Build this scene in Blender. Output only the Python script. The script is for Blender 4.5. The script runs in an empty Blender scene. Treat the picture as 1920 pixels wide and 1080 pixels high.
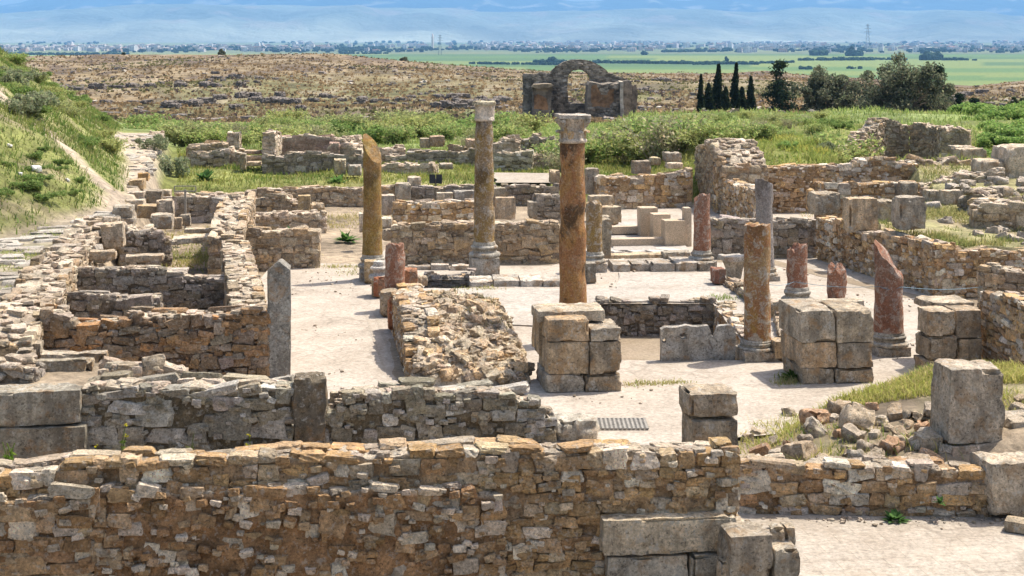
import bpy, math, random
import numpy as np
from mathutils import Vector, Matrix, geometry

random.seed(11)
rng = np.random.default_rng(11)
scene = bpy.context.scene
COL = scene.collection

# ------------------------------------------------------------------ camera geometry
# level shift-lens camera at the origin, 5.8 m above the courtyard floor; +Y is away
F, CX, HY, H = 2800.0, 960.0, 68.0, 5.8
def P(px, d): return np.array([(px - CX) * d / F, d])
def Z(py, d): return H - (py - HY) * d / F
def G(px, py, z=0.0):
    d = F * (H - z) / (py - HY)
    return np.array([(px - CX) * d / F, d, z])

# ------------------------------------------------------------------ numeric helpers
def _h(ix, iy, iz, seed):
    n = (ix * 374761393 + iy * 668265263 + iz * 1442695041 + seed * 1274126177) & 0xffffffff
    n = ((n ^ (n >> 13)) * 1274126177) & 0xffffffff
    n = n ^ (n >> 16)
    return n / 2147483648.0 - 1.0
def vnoise(p, freq=1.0, seed=0):
    q = np.asarray(p, float) * freq
    i = np.floor(q).astype(np.int64); f = q - i; f = f * f * (3 - 2 * f)
    r = 0
    for dx in (0, 1):
        for dy in (0, 1):
            for dz in (0, 1):
                w = (f[..., 0] if dx else 1 - f[..., 0]) * (f[..., 1] if dy else 1 - f[..., 1]) * (f[..., 2] if dz else 1 - f[..., 2])
                r = r + w * _h(i[..., 0] + dx, i[..., 1] + dy, i[..., 2] + dz, seed)
    return r
def fbm(p, freq, octv=3, seed=0):
    r = 0; a = 1.0
    for k in range(octv):
        r = r + a * vnoise(p, freq * 2 ** k, seed + k); a *= .5
    return r
def n2(x, y, freq, octv=3, seed=0):
    return fbm(np.stack([x, y, np.zeros_like(x) + .37], -1), freq, octv, seed)
def sstep(a, b, x):
    t = np.clip((x - a) / (b - a), 0, 1); return t * t * (3 - 2 * t)

# ------------------------------------------------------------------ mesh builder
class MB:
    def __init__(s): s.v = []; s.f = {3: [], 4: []}; s.c = []; s.n = 0; s.ng = []
    def add(s, v, f, col):
        v = np.asarray(v, float).reshape(-1, 3); f = np.asarray(f, int)
        s.v.append(v)
        if len(f): s.f[f.shape[1]].append(f + s.n)
        c = np.asarray(col, float)
        if c.ndim == 1: c = np.tile(c, (len(v), 1))
        s.c.append(c); s.n += len(v)
    def build(s, name, mat, parent=None, origin=(0, 0, 0), smooth=True):
        V = np.concatenate(s.v) - np.asarray(origin, float); C = np.concatenate(s.c)
        loops = []; starts = []; tot = 0
        for k in (3, 4):
            if s.f[k]:
                q = np.concatenate(s.f[k]); loops.append(q.ravel())
                starts.append(tot + np.arange(len(q)) * k); tot += q.size
        loops = np.concatenate(loops); starts = np.concatenate(starts)
        me = bpy.data.meshes.new(name)
        me.vertices.add(len(V)); me.vertices.foreach_set('co', V.ravel())
        me.loops.add(len(loops)); me.loops.foreach_set('vertex_index', loops)
        me.polygons.add(len(starts)); me.polygons.foreach_set('loop_start', starts)
        me.update(calc_edges=True); me.validate()
        me.polygons.foreach_set('use_smooth', np.full(len(me.polygons), smooth))
        if smooth: me.set_sharp_from_angle(angle=math.radians(34))
        a = me.attributes.new('Col', 'FLOAT_COLOR', 'POINT')
        a.data.foreach_set('color', np.concatenate([np.clip(C, 0, 1), np.ones((len(C), 1))], 1).ravel())
        me.materials.append(mat)
        o = bpy.data.objects.new(name, me); COL.objects.link(o)
        if parent: o.parent = parent
        else: o.location = origin
        return o

def tag(o, label=None, cat=None, group=None, kind=None):
    if label: o['label'] = label
    if cat: o['category'] = cat
    if group: o['group'] = group
    if kind: o['kind'] = kind
    return o
def empty(name, loc, label, cat, group=None):
    o = bpy.data.objects.new(name, None); COL.objects.link(o); o.location = loc
    o.empty_display_size = .3
    return tag(o, label, cat, group)
def copy_tree(o, parent=None):
    c = o.copy(); COL.objects.link(c); c.parent = parent
    for ch in list(o.children): copy_tree(ch, c)
    return c

# ------------------------------------------------------------------ stones and blocks
def cube_template(n):
    idx = {}; vs = []; fs = []
    def vid(p):
        k = tuple(np.round(p, 5))
        if k not in idx: idx[k] = len(vs); vs.append(k)
        return idx[k]
    g = np.linspace(-1, 1, n + 1)
    for ax in range(3):
        a, b = (ax + 1) % 3, (ax + 2) % 3
        for sgn in (-1, 1):
            for i in range(n):
                for j in range(n):
                    q = []
                    for (di, dj) in ((0, 0), (1, 0), (1, 1), (0, 1)):
                        p = np.zeros(3); p[ax] = sgn; p[a] = g[i + di]; p[b] = g[j + dj]
                        q.append(vid(p))
                    fs.append(q if sgn > 0 else q[::-1])
    return np.array(vs), np.array(fs)
TPL = {n: cube_template(n) for n in (2, 3, 4, 6, 9, 14, 20)}

def euler(ax, ay, az):
    """batch rotation matrices"""
    cx, sx, cy, sy, cz, sz = np.cos(ax), np.sin(ax), np.cos(ay), np.sin(ay), np.cos(az), np.sin(az)
    o, z = np.ones_like(cx), np.zeros_like(cx)
    X = np.stack([o, z, z, z, cx, -sx, z, sx, cx], -1).reshape(-1, 3, 3)
    Y = np.stack([cy, z, sy, z, o, z, -sy, z, cy], -1).reshape(-1, 3, 3)
    Zm = np.stack([cz, -sz, z, sz, cz, z, z, z, o], -1).reshape(-1, 3, 3)
    return Zm @ Y @ X

def stones(mb, C, S, R, col, rnd=.2, jit=.055, n=3):
    C = np.asarray(C, float).reshape(-1, 3); N = len(C)
    if N == 0: return
    T, Fq = TPL[n]; K = len(T)
    sph = T / np.linalg.norm(T, axis=1)[:, None]
    base = T * (1 - rnd) + sph * rnd * 1.3
    V = np.repeat(base[None], N, 0)
    tp = rng.uniform(-.16, .16, (N, 6))
    x, y, z = V[..., 0].copy(), V[..., 1].copy(), V[..., 2].copy()
    V[..., 0] = x * (1 + tp[:, :1] * z + tp[:, 1:2] * y)
    V[..., 1] = y * (1 + tp[:, 2:3] * z)
    V[..., 2] = z * (1 + tp[:, 3:4] * x + tp[:, 4:5] * y)
    V += rng.normal(0, jit, V.shape)
    V *= np.asarray(S)[:, None, :]
    V = np.einsum('nij,nkj->nki', R, V) + C[:, None, :]
    cc = np.repeat(np.asarray(col)[:, None, :], K, 1) * rng.uniform(.88, 1.1, (N, K, 1))
    fq = (Fq[None] + (np.arange(N) * K)[:, None, None]).reshape(-1, 4)
    mb.add(V.reshape(-1, 3), fq, cc.reshape(-1, 3))

def block(mb, C, S, rot=(0, 0, 0), col=(.4, .34, .26), n=9, rnd=.07, amp=.02, seed=0, chips=.06, taper=0.0):
    """one dressed stone block: half sizes S, softened arris, worn faces, chipped corners"""
    T, Fq = TPL[n]
    sph = T / np.linalg.norm(T, axis=1)[:, None]
    S = np.asarray(S, float)
    v = T * (1 - rnd) + sph * rnd * 1.15
    v = v * S * np.array([1.0, 1, 1])
    v[:, 0] *= 1 + taper * T[:, 2]; v[:, 1] *= 1 + taper * T[:, 2]
    off = np.array([seed * 3.7, seed * 1.3, seed * 2.1])
    nz = .45 * fbm(v + off, 3.2, 4, seed) + .55 * vnoise(v + off, 14, seed + 1) + .3 * np.minimum(vnoise(v + off, 9, seed + 2) + .25, 0) * 3
    edge = np.sort(np.abs(T), axis=1)[:, 1]
    chip = np.clip(vnoise(v + off, 3.4, seed + 9) - .16, 0, 1) * sstep(.84, 1, edge) * chips * 2.6
    v = v + sph * (nz * amp)[:, None] - sph * (chip)[:, None]
    R = euler(*[np.array([a]) for a in rot])[0]
    v = v @ R.T + np.asarray(C)
    c = np.asarray(col) * (1 + .22 * fbm(v + off, 2.0, 3, seed + 3))[:, None]
    mb.add(v, Fq, c)

# ------------------------------------------------------------------ masonry walls
PAL = dict(
 warm=([(.44, .31, .18), (.36, .235, .125), (.48, .37, .25), (.30, .195, .105), (.50, .33, .16), (.40, .33, .26), (.60, .53, .43)], (.34, .23, .13)),
 front=([(.46, .32, .18), (.41, .27, .135), (.50, .38, .24), (.37, .24, .125), (.48, .31, .15), (.45, .37, .27), (.70, .60, .46)], (.425, .295, .17)),
 facing=([(.40, .26, .14), (.33, .20, .10), (.46, .33, .20), (.36, .22, .11), (.62, .52, .40), (.56, .47, .36)], (.335, .205, .105)),
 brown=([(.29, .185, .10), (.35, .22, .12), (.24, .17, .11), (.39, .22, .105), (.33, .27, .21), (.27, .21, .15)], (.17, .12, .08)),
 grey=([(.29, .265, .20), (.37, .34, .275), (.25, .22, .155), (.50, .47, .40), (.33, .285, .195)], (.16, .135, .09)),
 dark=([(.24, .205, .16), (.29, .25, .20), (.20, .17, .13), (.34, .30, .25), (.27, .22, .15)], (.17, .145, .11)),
 tan=([(.40, .31, .21), (.33, .26, .18), (.46, .38, .28), (.28, .22, .155), (.42, .30, .18)], (.32, .25, .17)),
 pale=([(.45, .375, .28), (.39, .32, .235), (.50, .42, .32), (.34, .27, .19)], (.42, .345, .25)),
 plaster=([(.33, .235, .18), (.30, .21, .16)], (.30, .215, .165)),
)
def pick(pal, N, wmix=None):
    cols = np.array(PAL[pal][0]) * ([1.0, .96, .93] if pal in ('pale', 'grey', 'dark', 'plaster') else [.99, .955, .90]); i = rng.integers(0, len(cols), N)
    return cols[i] * rng.uniform(.78, 1.18, (N, 1)) * (1 + rng.normal(0, .014, (N, 3)))

def face_stones(acc, O, u, nrm, L, zb, topf, ch, sl, cover, irr, depth, pal, proud):
    z = zb
    while True:
        h = ch * rng.uniform(.7, 1.35)
        s = -rng.uniform(0, sl)
        if z > topf(np.linspace(0, L, 24)).max(): break
        while s < L:
            l = sl * rng.uniform(.5, 1.6)
            hh = h * (1 if rng.random() > .12 else 1.7)
            sm = s + l / 2; zm = z + hh / 2
            a, b = max(s, 0.0), min(s + l, L)
            if b - a > sl * .22:
                sm = (a + b) / 2; l2 = b - a
                tz = topf(np.array([sm]))[0]
                if zm < tz + .01:
                    if z + hh > tz + .01 + irr * .012: hh = max(tz + .005 - z, .05); zm = z + hh / 2
                    if rng.random() < cover:
                        w = depth / 2 - proud * rng.uniform(.3, 1.5)
                    else:
                        w = depth / 2 + rng.uniform(.01, .045)
                        if rng.random() < .5: s += l; continue
                    acc['C'].append([O[0] + u[0] * sm + nrm[0] * w, O[1] + u[1] * sm + nrm[1] * w, zm + rng.normal(0, irr * .02)])
                    acc['S'].append([l2 / 2 * .98, depth / 2, hh / 2 * rng.uniform(.9, 1.0)])
                    acc['A'].append([rng.normal(0, irr * .05), rng.normal(0, irr * .09), math.atan2(u[1], u[0]) + rng.normal(0, irr * .05)])
                    acc['P'].append(pal)
            s += l
        z += h

def wallseg(mb, p0, p1, zb, tops, thick, pal='warm', ch=.15, sl=.3, cover=.9, irr=1.0, rag=.05, n=3, top_rub=.6, ends=True, rnd=.2, seed=0, back=True, proud=.02, chips=1.0, toppal='pale'):
    p0, p1 = np.asarray(p0, float), np.asarray(p1, float)
    L = np.linalg.norm(p1 - p0); u = (p1 - p0) / L; nr = np.array([-u[1], u[0]])
    ts = np.array([t[0] for t in tops]) * L; tz = np.array([t[1] for t in tops])
    sd = seed * 17.3 + p0[0] * 3.1
    def topf(s):
        s = np.asarray(s, float)
        return np.interp(s, ts, tz) + rag * vnoise(np.stack([s + sd, s * 0, s * 0], -1), 2.6, 5)
    mcol = np.array(PAL[pal][1]) * [.95, .885, .82]
    # mortar core as a worn, displaced solid
    step = (.055 if n > 3 else .09) if n > 2 else .2
    ns = max(4, int(L / step) + 1); sv = np.linspace(.02, L - .02, ns)
    kz = max(4, int((max(tz) - zb) / step)); kt = 5
    prof = [(0.0, k / kz) for k in range(kz + 1)] + [(j / kt, 1.0) for j in range(1, kt)] + [(1.0, 1 - k / 4) for k in range(5)]
    prof = np.array(prof); m = len(prof)
    TT = topf(sv) - .05
    w = prof[:, 0][None] * (thick - .06) + .03 + 0 * sv[:, None]
    zz = zb + prof[:, 1][None] * (TT[:, None] - zb)
    S2 = sv[:, None] + 0 * w
    pts = np.stack([p0[0] + u[0] * S2 + nr[0] * w, p0[1] + u[1] * S2 + nr[1] * w, zz], -1)
    nz = fbm(pts, 7.0, 4, 3)
    off = (nz * .03 + .006)
    side = np.where(prof[:, 0] == 0, -1.0, np.where(prof[:, 0] == 1, 1.0, 0))[None]
    pts[..., 0] += nr[0] * side * off; pts[..., 1] += nr[1] * side * off
    pts[..., 2] += np.where((prof[:, 1] == 1)[None], nz * .04, 0)
    i = np.arange(ns - 1)[:, None] * m; j = np.arange(m - 1)[None]
    q = np.stack([i + j, i + m + j, i + m + j + 1, i + j + 1], -1).reshape(-1, 4)
    cv = mcol * (1 + .42 * fbm(pts, 4.0, 4, 8))[..., None]
    tp_ = (prof[:, 1] == 1)[None, :, None]
    cv = np.where(tp_, np.array(PAL[toppal][1]) * (cv / mcol), cv)
    mb.add(pts.reshape(-1, 3), q, cv.reshape(-1, 3))
    for e in (0, ns - 1):
        ring = pts[e]; c = ring.mean(0)
        fan = np.array([[0, k + 1, k + 2] for k in range(m - 1)] + [[0, m, 1]])
        if e: fan = fan[:, ::-1]
        mb.add(np.vstack([c, ring]), fan, mcol)
    acc = dict(C=[], S=[], A=[], P=[])
    dep = min(.2, thick * .55)
    face_stones(acc, p0, u, nr, L, zb, topf, ch, sl, cover, irr, dep, pal, proud)
    if back:
        q0 = p1 + nr * thick
        face_stones(acc, q0, -u, -nr, L, zb, lambda s: topf(L - s), ch * 1.3, sl * 1.5, .8, irr, dep, pal, proud)
    if ends:
        face_stones(acc, p1, nr, -u, thick, zb, lambda s: topf(0 * s + L - .02), ch, sl * .8, cover, irr, dep, pal, proud)
        face_stones(acc, p0 + nr * thick, -nr, u, thick, zb, lambda s: topf(0 * s + .02), ch, sl * .8, cover, irr, dep, pal, proud)
    # loose rubble / bedding on the wall head
    nt = int(L * thick / (sl * sl * .42) * top_rub)
    for _ in range(nt):
        s = rng.uniform(.05, L - .05); ww = rng.uniform(.07, max(.09, thick - .07))
        a = sl * rng.uniform(.16, .42)
        acc['C'].append([p0[0] + u[0] * s + nr[0] * ww, p0[1] + u[1] * s + nr[1] * ww, topf(np.array([s]))[0] - .042 + rng.normal(0, .006 + .012 * (rag > .06))])
        acc['S'].append([a, a * rng.uniform(.6, 1), min(.06, a * .4) * rng.uniform(.6, 1.1)])
        acc['A'].append([rng.normal(0, .04 + .06 * irr * (rag > .06)), rng.normal(0, .04 + .06 * irr * (rag > .06)), rng.uniform(0, 6.28)])
        acc['P'].append(toppal)
    # small chinking stones and spalls pressed into the joints
    ncs = int(L * (max(tz) - zb) * 38 * chips) if n > 2 else 0
    for _ in range(ncs):
        s = rng.uniform(.02, L - .02); zc = rng.uniform(zb, topf(np.array([s]))[0] - .03); a = rng.uniform(.014, .045)
        acc['C'].append([p0[0] + u[0] * s - nr[0] * .004, p0[1] + u[1] * s - nr[1] * .004, zc])
        acc['S'].append([a * 1.4, a * .9, a * .8]); acc['A'].append([rng.normal(0, .12), rng.normal(0, .16), math.atan2(u[1], u[0]) + rng.normal(0, .12)]); acc['P'].append(pal)
    A = np.array(acc['A'])
    stones(mb, acc['C'], np.array(acc['S']), euler(A[:, 0], A[:, 1], A[:, 2]), np.where(np.array([q == pal for q in acc['P']])[:, None], pick(pal, len(A)), pick(toppal, len(A))), rnd=rnd, n=n)

WALLS = {}
def wall(name, label, l, r, zb, tops, thick, cat='wall', **kw):
    """l, r = (photo column, distance) of the two ends of the visible face; tops = (photo column, photo row) along its upper edge"""
    p0 = P(*l) if l[1] > 0 else np.array(l[2:]); p1 = P(*r)
    mb = MB()
    ip = []
    dxy = p1 - p0
    for (px, py) in tops:
        t = (px - CX) / F     # intersect view column with face line
        den = dxy[0] - t * dxy[1]
        s = (t * p0[1] - p0[0]) / den if abs(den) > 1e-6 else 0
        d = p0[1] + s * dxy[1]
        ip.append((s, Z(py, d)))
    ip.sort()
    wallseg(mb, p0, p1, zb, ip, thick, **kw)
    mid = (p0 + p1) / 2
    o = mb.build(name, MAT['masonry'], origin=(mid[0], mid[1], max(zb, 0)), smooth=False)
    tag(o, label, cat); WALLS[label] = o
    return o
def wallw(name, label, p0, p1, zb, tops, thick, cat='wall', **kw):
    mb = MB(); wallseg(mb, p0, p1, zb, tops, thick, **kw)
    mid = (np.array(p0) + np.array(p1)) / 2
    o = mb.build(name, MAT['masonry'], origin=(mid[0], mid[1], max(zb, 0)), smooth=False)
    tag(o, label, cat); WALLS[label] = o
    return o

YAW = .14
_bs = [100]
def blockI(name, label, l, r, t, b, d, depth, col=(.40, .34, .26), yaw=YAW, roll=0., pitch=0., n=9, cat='stone block', group=None, mat='limestone', parent=None, origin=None, amp=.02, chips=.06, rnd=.07, taper=0., warm=1):
    """dressed block whose front face covers photo columns l..r, rows t..b at distance d"""
    _bs[0] += 1
    w = (r - l) * d / F; h = (b - t) * d / F
    x = ((l + r) / 2 - CX) * d / F; z = (Z(t, d) + Z(b, d)) / 2
    c = np.array([x - math.sin(yaw) * depth / 2, d + math.cos(yaw) * depth / 2, z])
    mb = MB()
    if mat == 'limestone': col = tuple(np.array(col) * [1.16, 1.06, .90])
    block(mb, c, (w / 2, depth / 2, h / 2), (pitch, roll, yaw), col, n, rnd, amp, _bs[0], chips, taper)
    if parent is not None: return tag(mb.build(name, MAT[mat], parent, origin), label)
    return tag(mb.build(name, MAT[mat], origin=(c[0], c[1], z - h / 2)), label, cat, group)

HAZE, SKY, SUN, EXPO = 5.8e-5, .15, 4.0, .85

# ------------------------------------------------------------------ materials
MAT = {}
class NT:
    def __init__(s, name):
        s.m = bpy.data.materials.new(name); s.m.use_nodes = True
        s.t = s.m.node_tree; s.t.nodes.clear()
        s.out = s.t.nodes.new('ShaderNodeOutputMaterial'); MAT[name] = s.m
    def node(s, typ, **kw):
        n = s.t.nodes.new(typ)
        for k, v in kw.items():
            if k.startswith('i_'): n.inputs[k[2:].replace('_', ' ')].default_value = v
            else: setattr(n, k, v)
        return n
    def link(s, a, b): s.t.links.new(a, b)
    def coord(s, scale=(1, 1, 1)):
        c = s.node('ShaderNodeTexCoord'); m = s.node('ShaderNodeMapping'); m.inputs['Scale'].default_value = scale
        s.link(c.outputs['Object'], m.inputs['Vector']); return m.outputs['Vector']
    def noise(s, vec, scale, detail=5, rough=.6, dist=0):
        n = s.node('ShaderNodeTexNoise'); n.inputs['Scale'].default_value = scale; n.inputs['Detail'].default_value = detail
        n.inputs['Roughness'].default_value = rough; n.inputs['Distortion'].default_value = dist
        s.link(vec, n.inputs['Vector']); return n.outputs['Fac']
    def ramp(s, fac, stops, interp='LINEAR'):
        r = s.node('ShaderNodeValToRGB'); r.color_ramp.interpolation = interp
        e = r.color_ramp.elements
        while len(e) < len(stops): e.new(.5)
        for k, (p, c) in enumerate(stops):
            e[k].position = p; e[k].color = (*c, 1) if not np.isscalar(c) else (c, c, c, 1)
        s.link(fac, r.inputs['Fac']); return r.outputs['Color']
    def mix(s, fac, a, b, mode='MIX'):
        m = s.node('ShaderNodeMix', data_type='RGBA', blend_type=mode)
        for sock, v in ((m.inputs['Factor'], fac), (m.inputs['A'], a), (m.inputs['B'], b)):
            if hasattr(v, 'links') or isinstance(v, bpy.types.NodeSocket): s.link(v, sock)
            elif np.isscalar(v): sock.default_value = v
            else: sock.default_value = (*v, 1)
        # RGBA sockets share names with float ones; pick the colour pair explicitly
        return m.outputs['Result']
    def cmix(s, fac, a, b, mode='MIX'):
        m = s.t.nodes.new('ShaderNodeMixRGB'); m.blend_type = mode
        for k, v in (('Fac', fac), ('Color1', a), ('Color2', b)):
            sock = m.inputs[k]
            if isinstance(v, bpy.types.NodeSocket): s.link(v, sock)
            elif np.isscalar(v): sock.default_value = v if k == 'Fac' else (v, v, v, 1)
            else: sock.default_value = (*v, 1)
        return m.outputs['Color']
    def attr(s): return s.node('ShaderNodeAttribute', attribute_name='Col').outputs['Color']
    def finish(s, col, bump=None, strength=.5, dist=.02, rough=.95, transl=0.0):
        if transl:
            d = s.node('ShaderNodeBsdfDiffuse'); t = s.node('ShaderNodeBsdfTranslucent'); mx = s.node('ShaderNodeMixShader')
            mx.inputs[0].default_value = transl
            for n in (d, t): s.link(col, n.inputs['Color'])
            s.link(d.outputs[0], mx.inputs[1]); s.link(t.outputs[0], mx.inputs[2]); s.link(mx.outputs[0], s.out.inputs['Surface']); return
        b = s.node('ShaderNodeBsdfPrincipled'); b.inputs['Roughness'].default_value = rough
        b.inputs['Specular IOR Level'].default_value = .15
        if isinstance(col, bpy.types.NodeSocket): s.link(col, b.inputs['Base Color'])
        else: b.inputs['Base Color'].default_value = (*col, 1)
        if bump is not None:
            bn = s.node('ShaderNodeBump'); bn.inputs['Strength'].default_value = strength; bn.inputs['Distance'].default_value = dist
            s.link(bump, bn.inputs['Height']); s.link(bn.outputs['Normal'], b.inputs['Normal'])
        s.link(b.outputs[0], s.out.inputs['Surface'])

def stone_like(name, lich=.45, dark=.5, sc=1.0, blotch=(.80, 1.62), orange=0.0):
    t = NT(name); v = t.coord(); c = t.attr()
    c = t.cmix(1, c, t.ramp(t.noise(v, 6 * sc, 10, .72), [(.36, blotch[0]), (.64, blotch[1])]), 'MULTIPLY')
    c = t.cmix(1, c, t.ramp(t.noise(v, 38 * sc, 6, .7), [(.36, .72), (.62, 1.32)]), 'MULTIPLY')
    if dark: c = t.cmix(t.ramp(t.noise(v, 2.3 * sc, 8, .75, .6), [(.51, 0), (.61, dark)]), c, (.085, .072, .05))
    if lich: c = t.cmix(t.ramp(t.noise(v, 15 * sc, 6, .7), [(.555, 0), (.61, lich)]), c, (.58, .54, .46))
    if orange: c = t.cmix(t.ramp(t.noise(t.coord((2.2, 2.2, .5)), 1.5, 7, .66, .3), [(.50, 0), (.60, .55)]), c, (.17, .145, .11))
    if orange: c = t.cmix(t.ramp(t.noise(v, 4.3 * sc, 8, .75, .4), [(.52, 0), (.62, orange)]), c, (.44, .22, .06))
    if dark: c = t.cmix(t.ramp(t.noise(v, 27 * sc, 5, .7), [(.57, 0), (.62, .6)]), c, (.06, .048, .035))
    b = t.noise(v, 17 * sc, 12, .8)
    t.finish(c, b, .95, .07)
stone_like('masonry', .4, .26)
stone_like('limestone', .6, .5, .8, (.74, 1.42), .4)
stone_like('rubble', .45, .35, 1.0)
stone_like('fresh_stone', 0, 0, 1.0, (.93, 1.06))

def column_mat(name, stops, speck=.6, speck_col=(.55, .50, .42), dark=.7, sc=1.0, thr=.5):
    t = NT(name); v = t.coord((1, 1, .6)); v2 = t.coord()
    c = t.ramp(t.noise(v, 2.1 * sc, 7, .62, 1.0), stops)
    c = t.cmix(t.ramp(t.noise(v2, 5, 9, .72, .6), [(.52, 0), (.57, speck)]), c, speck_col)
    c = t.cmix(t.ramp(t.noise(v, 1.5 * sc, 9, .66, .8), [(thr + .01, 0), (thr + .07, dark)]), c, (.06, .043, .03))
    c = t.cmix(t.ramp(t.noise(v2, 19, 6, .7), [(.56, 0), (.61, .55 * speck)]), c, (.60, .54, .44))
    c = t.cmix(1, c, t.ramp(t.noise(v2, 30, 8, .75), [(.36, .62), (.62, 1.3)]), 'MULTIPLY')
    t.finish(c, t.noise(v2, 18, 11, .82), .95, .06, .95)
column_mat('ochre_marble', [(.36, (.20, .13, .04)), (.46, (.33, .21, .06)), (.54, (.30, .165, .055)), (.64, (.27, .19, .10))], .35, (.38, .31, .19), .55)
column_mat('mottled_marble', [(.36, (.32, .22, .07)), (.46, (.29, .185, .07)), (.54, (.29, .195, .10)), (.64, (.24, .20, .15))], .75, (.42, .36, .29), .6)
column_mat('orange_marble', [(.36, (.30, .135, .05)), (.46, (.42, .225, .08)), (.54, (.36, .165, .07)), (.64, (.42, .235, .11))], .35, (.46, .33, .2), .8, 1.0, .50)
column_mat('red_marble', [(.36, (.25, .115, .07)), (.46, (.33, .155, .09)), (.55, (.27, .15, .10)), (.64, (.35, .21, .14))], .7, (.44, .36, .29), .5)
column_mat('lichen_marble', [(.36, (.40, .24, .07)), (.46, (.36, .17, .08)), (.54, (.40, .26, .12)), (.64, (.34, .18, .10))], .8, (.50, .44, .35), .4)
column_mat('grey_marble', [(.38, (.22, .19, .165)), (.5, (.29, .25, .22)), (.62, (.26, .235, .21))], .5, (.42, .39, .36), .45)

# floors
def floor_mat(name, base, alt, stain=(.30, .25, .2), slabs=None, lines=None):
    t = NT(name); v = t.coord()
    c = t.ramp(t.noise(v, .55, 9, .68, .4), [(.36, alt), (.58, base)])
    c = t.cmix(t.ramp(t.noise(v, 2.2, 8, .75, .3), [(.50, 0), (.62, .55)]), c, stain)
    c = t.cmix(1, c, t.ramp(t.noise(v, 14, 9, .8), [(.38, .66), (.6, 1.14)]), 'MULTIPLY')
    c = t.cmix(t.ramp(t.noise(v, 1.1, 10, .8, .2), [(.52, 0), (.60, .4)]), c, tuple(np.array(base) * [1.12, 1.12, 1.1]))
    c = t.cmix(t.ramp(t.noise(v, .8, 10, .82, .5), [(.55, 0), (.64, .5)]), c, (.27, .21, .145))
    c = t.cmix(t.ramp(t.noise(v, 6.5, 5, .7), [(.56, 0), (.64, .45)]), c, (.22, .175, .13))
    b = t.noise(v, 16, 9, .72)
    vo = t.node('ShaderNodeTexVoronoi', feature='DISTANCE_TO_EDGE'); vo.inputs['Scale'].default_value = 1.15
    nv = t.node('ShaderNodeTexNoise'); nv.inputs['Scale'].default_value = 2.2; nv.inputs['Detail'].default_value = 6; t.link(v, nv.inputs['Vector'])
    ad = t.node('ShaderNodeVectorMath', operation='MULTIPLY_ADD'); ad.inputs[1].default_value = (.55, .55, 0); t.link(nv.outputs['Color'], ad.inputs[0]); t.link(v, ad.inputs[2]); t.link(ad.outputs[0], vo.inputs['Vector'])
    ck = t.ramp(vo.outputs['Distance'], [(.0, .55), (.035, 0)])
    pm = t.ramp(t.noise(v, .45, 4, .6), [(.45, 0), (.58, 1)])
    c = t.cmix(t.cmix(1, ck, pm, 'MULTIPLY'), c, tuple(np.array(stain) * .75))
    if slabs:
        br = t.node('ShaderNodeTexBrick'); br.inputs['Scale'].default_value = slabs; br.inputs['Mortar Size'].default_value = .006
        br.inputs['Color1'].default_value = (1, 1, 1, 1); br.inputs['Color2'].default_value = (.9, .9, .9, 1); br.inputs['Mortar'].default_value = (.66, .64, .6, 1)
        mp = t.node('ShaderNodeMapping'); mp.inputs['Rotation'].default_value = (0, 0, -YAW); t.link(v, mp.inputs['Vector'])
        t.link(mp.outputs[0], br.inputs['Vector'])
        c = t.cmix(.6, c, br.outputs['Color'], 'MULTIPLY')
    t.finish(c, b, .6, .02)
floor_mat('mosaic', (.43, .37, .30), (.35, .295, .23), (.25, .205, .155))
floor_mat('cement', (0.41, 0.365, 0.305), (0.345, 0.3, 0.245), (0.26, 0.22, 0.175))
floor_mat('slabs', (.40, .345, .275), (.34, .285, .22), (.26, .21, .155), .9)
floor_mat('earth', (0.288, 0.228, 0.16), (0.24, 0.184, 0.124), (0.2, 0.16, 0.096))
floor_mat('path_stone', (0.414, 0.37, 0.318), (0.355, 0.311, 0.259), (0.266, 0.229, 0.185))

t = NT('ground'); v = t.coord(); c = t.attr()
c = t.cmix(1, c, t.ramp(t.noise(v, .35, 10, .74), [(.36, .55), (.62, 1.4)]), 'MULTIPLY')
c = t.cmix(1, c, t.ramp(t.noise(v, 3.5, 8, .74), [(.36, .62), (.62, 1.3)]), 'MULTIPLY')
t.finish(c, t.noise(v, 5, 9, .75), .7, .12)
t = NT('leaf'); t.finish(t.attr(), transl=.5)
t = NT('needle'); t.finish(t.attr(), transl=.2)
t = NT('bark'); v = t.coord((6, 6, 1)); c = t.cmix(1, t.attr(), t.ramp(t.noise(v, 3, 6), [(.3, .6), (.7, 1.2)]), 'MULTIPLY'); t.finish(c, t.noise(v, 5, 6), .7, .04)
t = NT('far_masonry'); v = t.coord(); c = t.attr()
c = t.cmix(1, c, t.ramp(t.noise(v, 1.1, 9, .76), [(.40, .62), (.60, 1.6)]), 'MULTIPLY')
c = t.cmix(t.ramp(t.noise(v, 3.0, 6, .7), [(.56, 0), (.68, .5)]), c, (.30, .26, .20))
t.finish(c, t.noise(v, 4, 9, .72), .9, .15)
t = NT('town_paint'); t.finish(t.attr(), rough=.8)
t = NT('dark_metal'); v = t.coord(); t.finish(t.ramp(t.noise(v, 12, 4), [(.3, (.02, .02, .022)), (.7, (.045, .045, .045))]), rough=.5)
t = NT('grey_metal'); v = t.coord(); t.finish(t.ramp(t.noise(v, 20, 4), [(.3, (.20, .18, .15)), (.7, (.33, .30, .25))]), rough=.6)
t = NT('cord'); v = t.coord(); t.finish(t.ramp(t.noise(v, 8, 3), [(.3, (.12, .20, .24)), (.7, (.18, .28, .33))]), rough=.6)
t = NT('mountain'); v = t.coord(); c = t.attr()
c = t.cmix(1, c, t.ramp(t.noise(t.coord((1, .35, 3)), .0016, 6, .55), [(.35, .88), (.68, 1.14)]), 'MULTIPLY')
t.finish(c, t.noise(v, .002, 8, .65), 1.0, 120)

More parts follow.
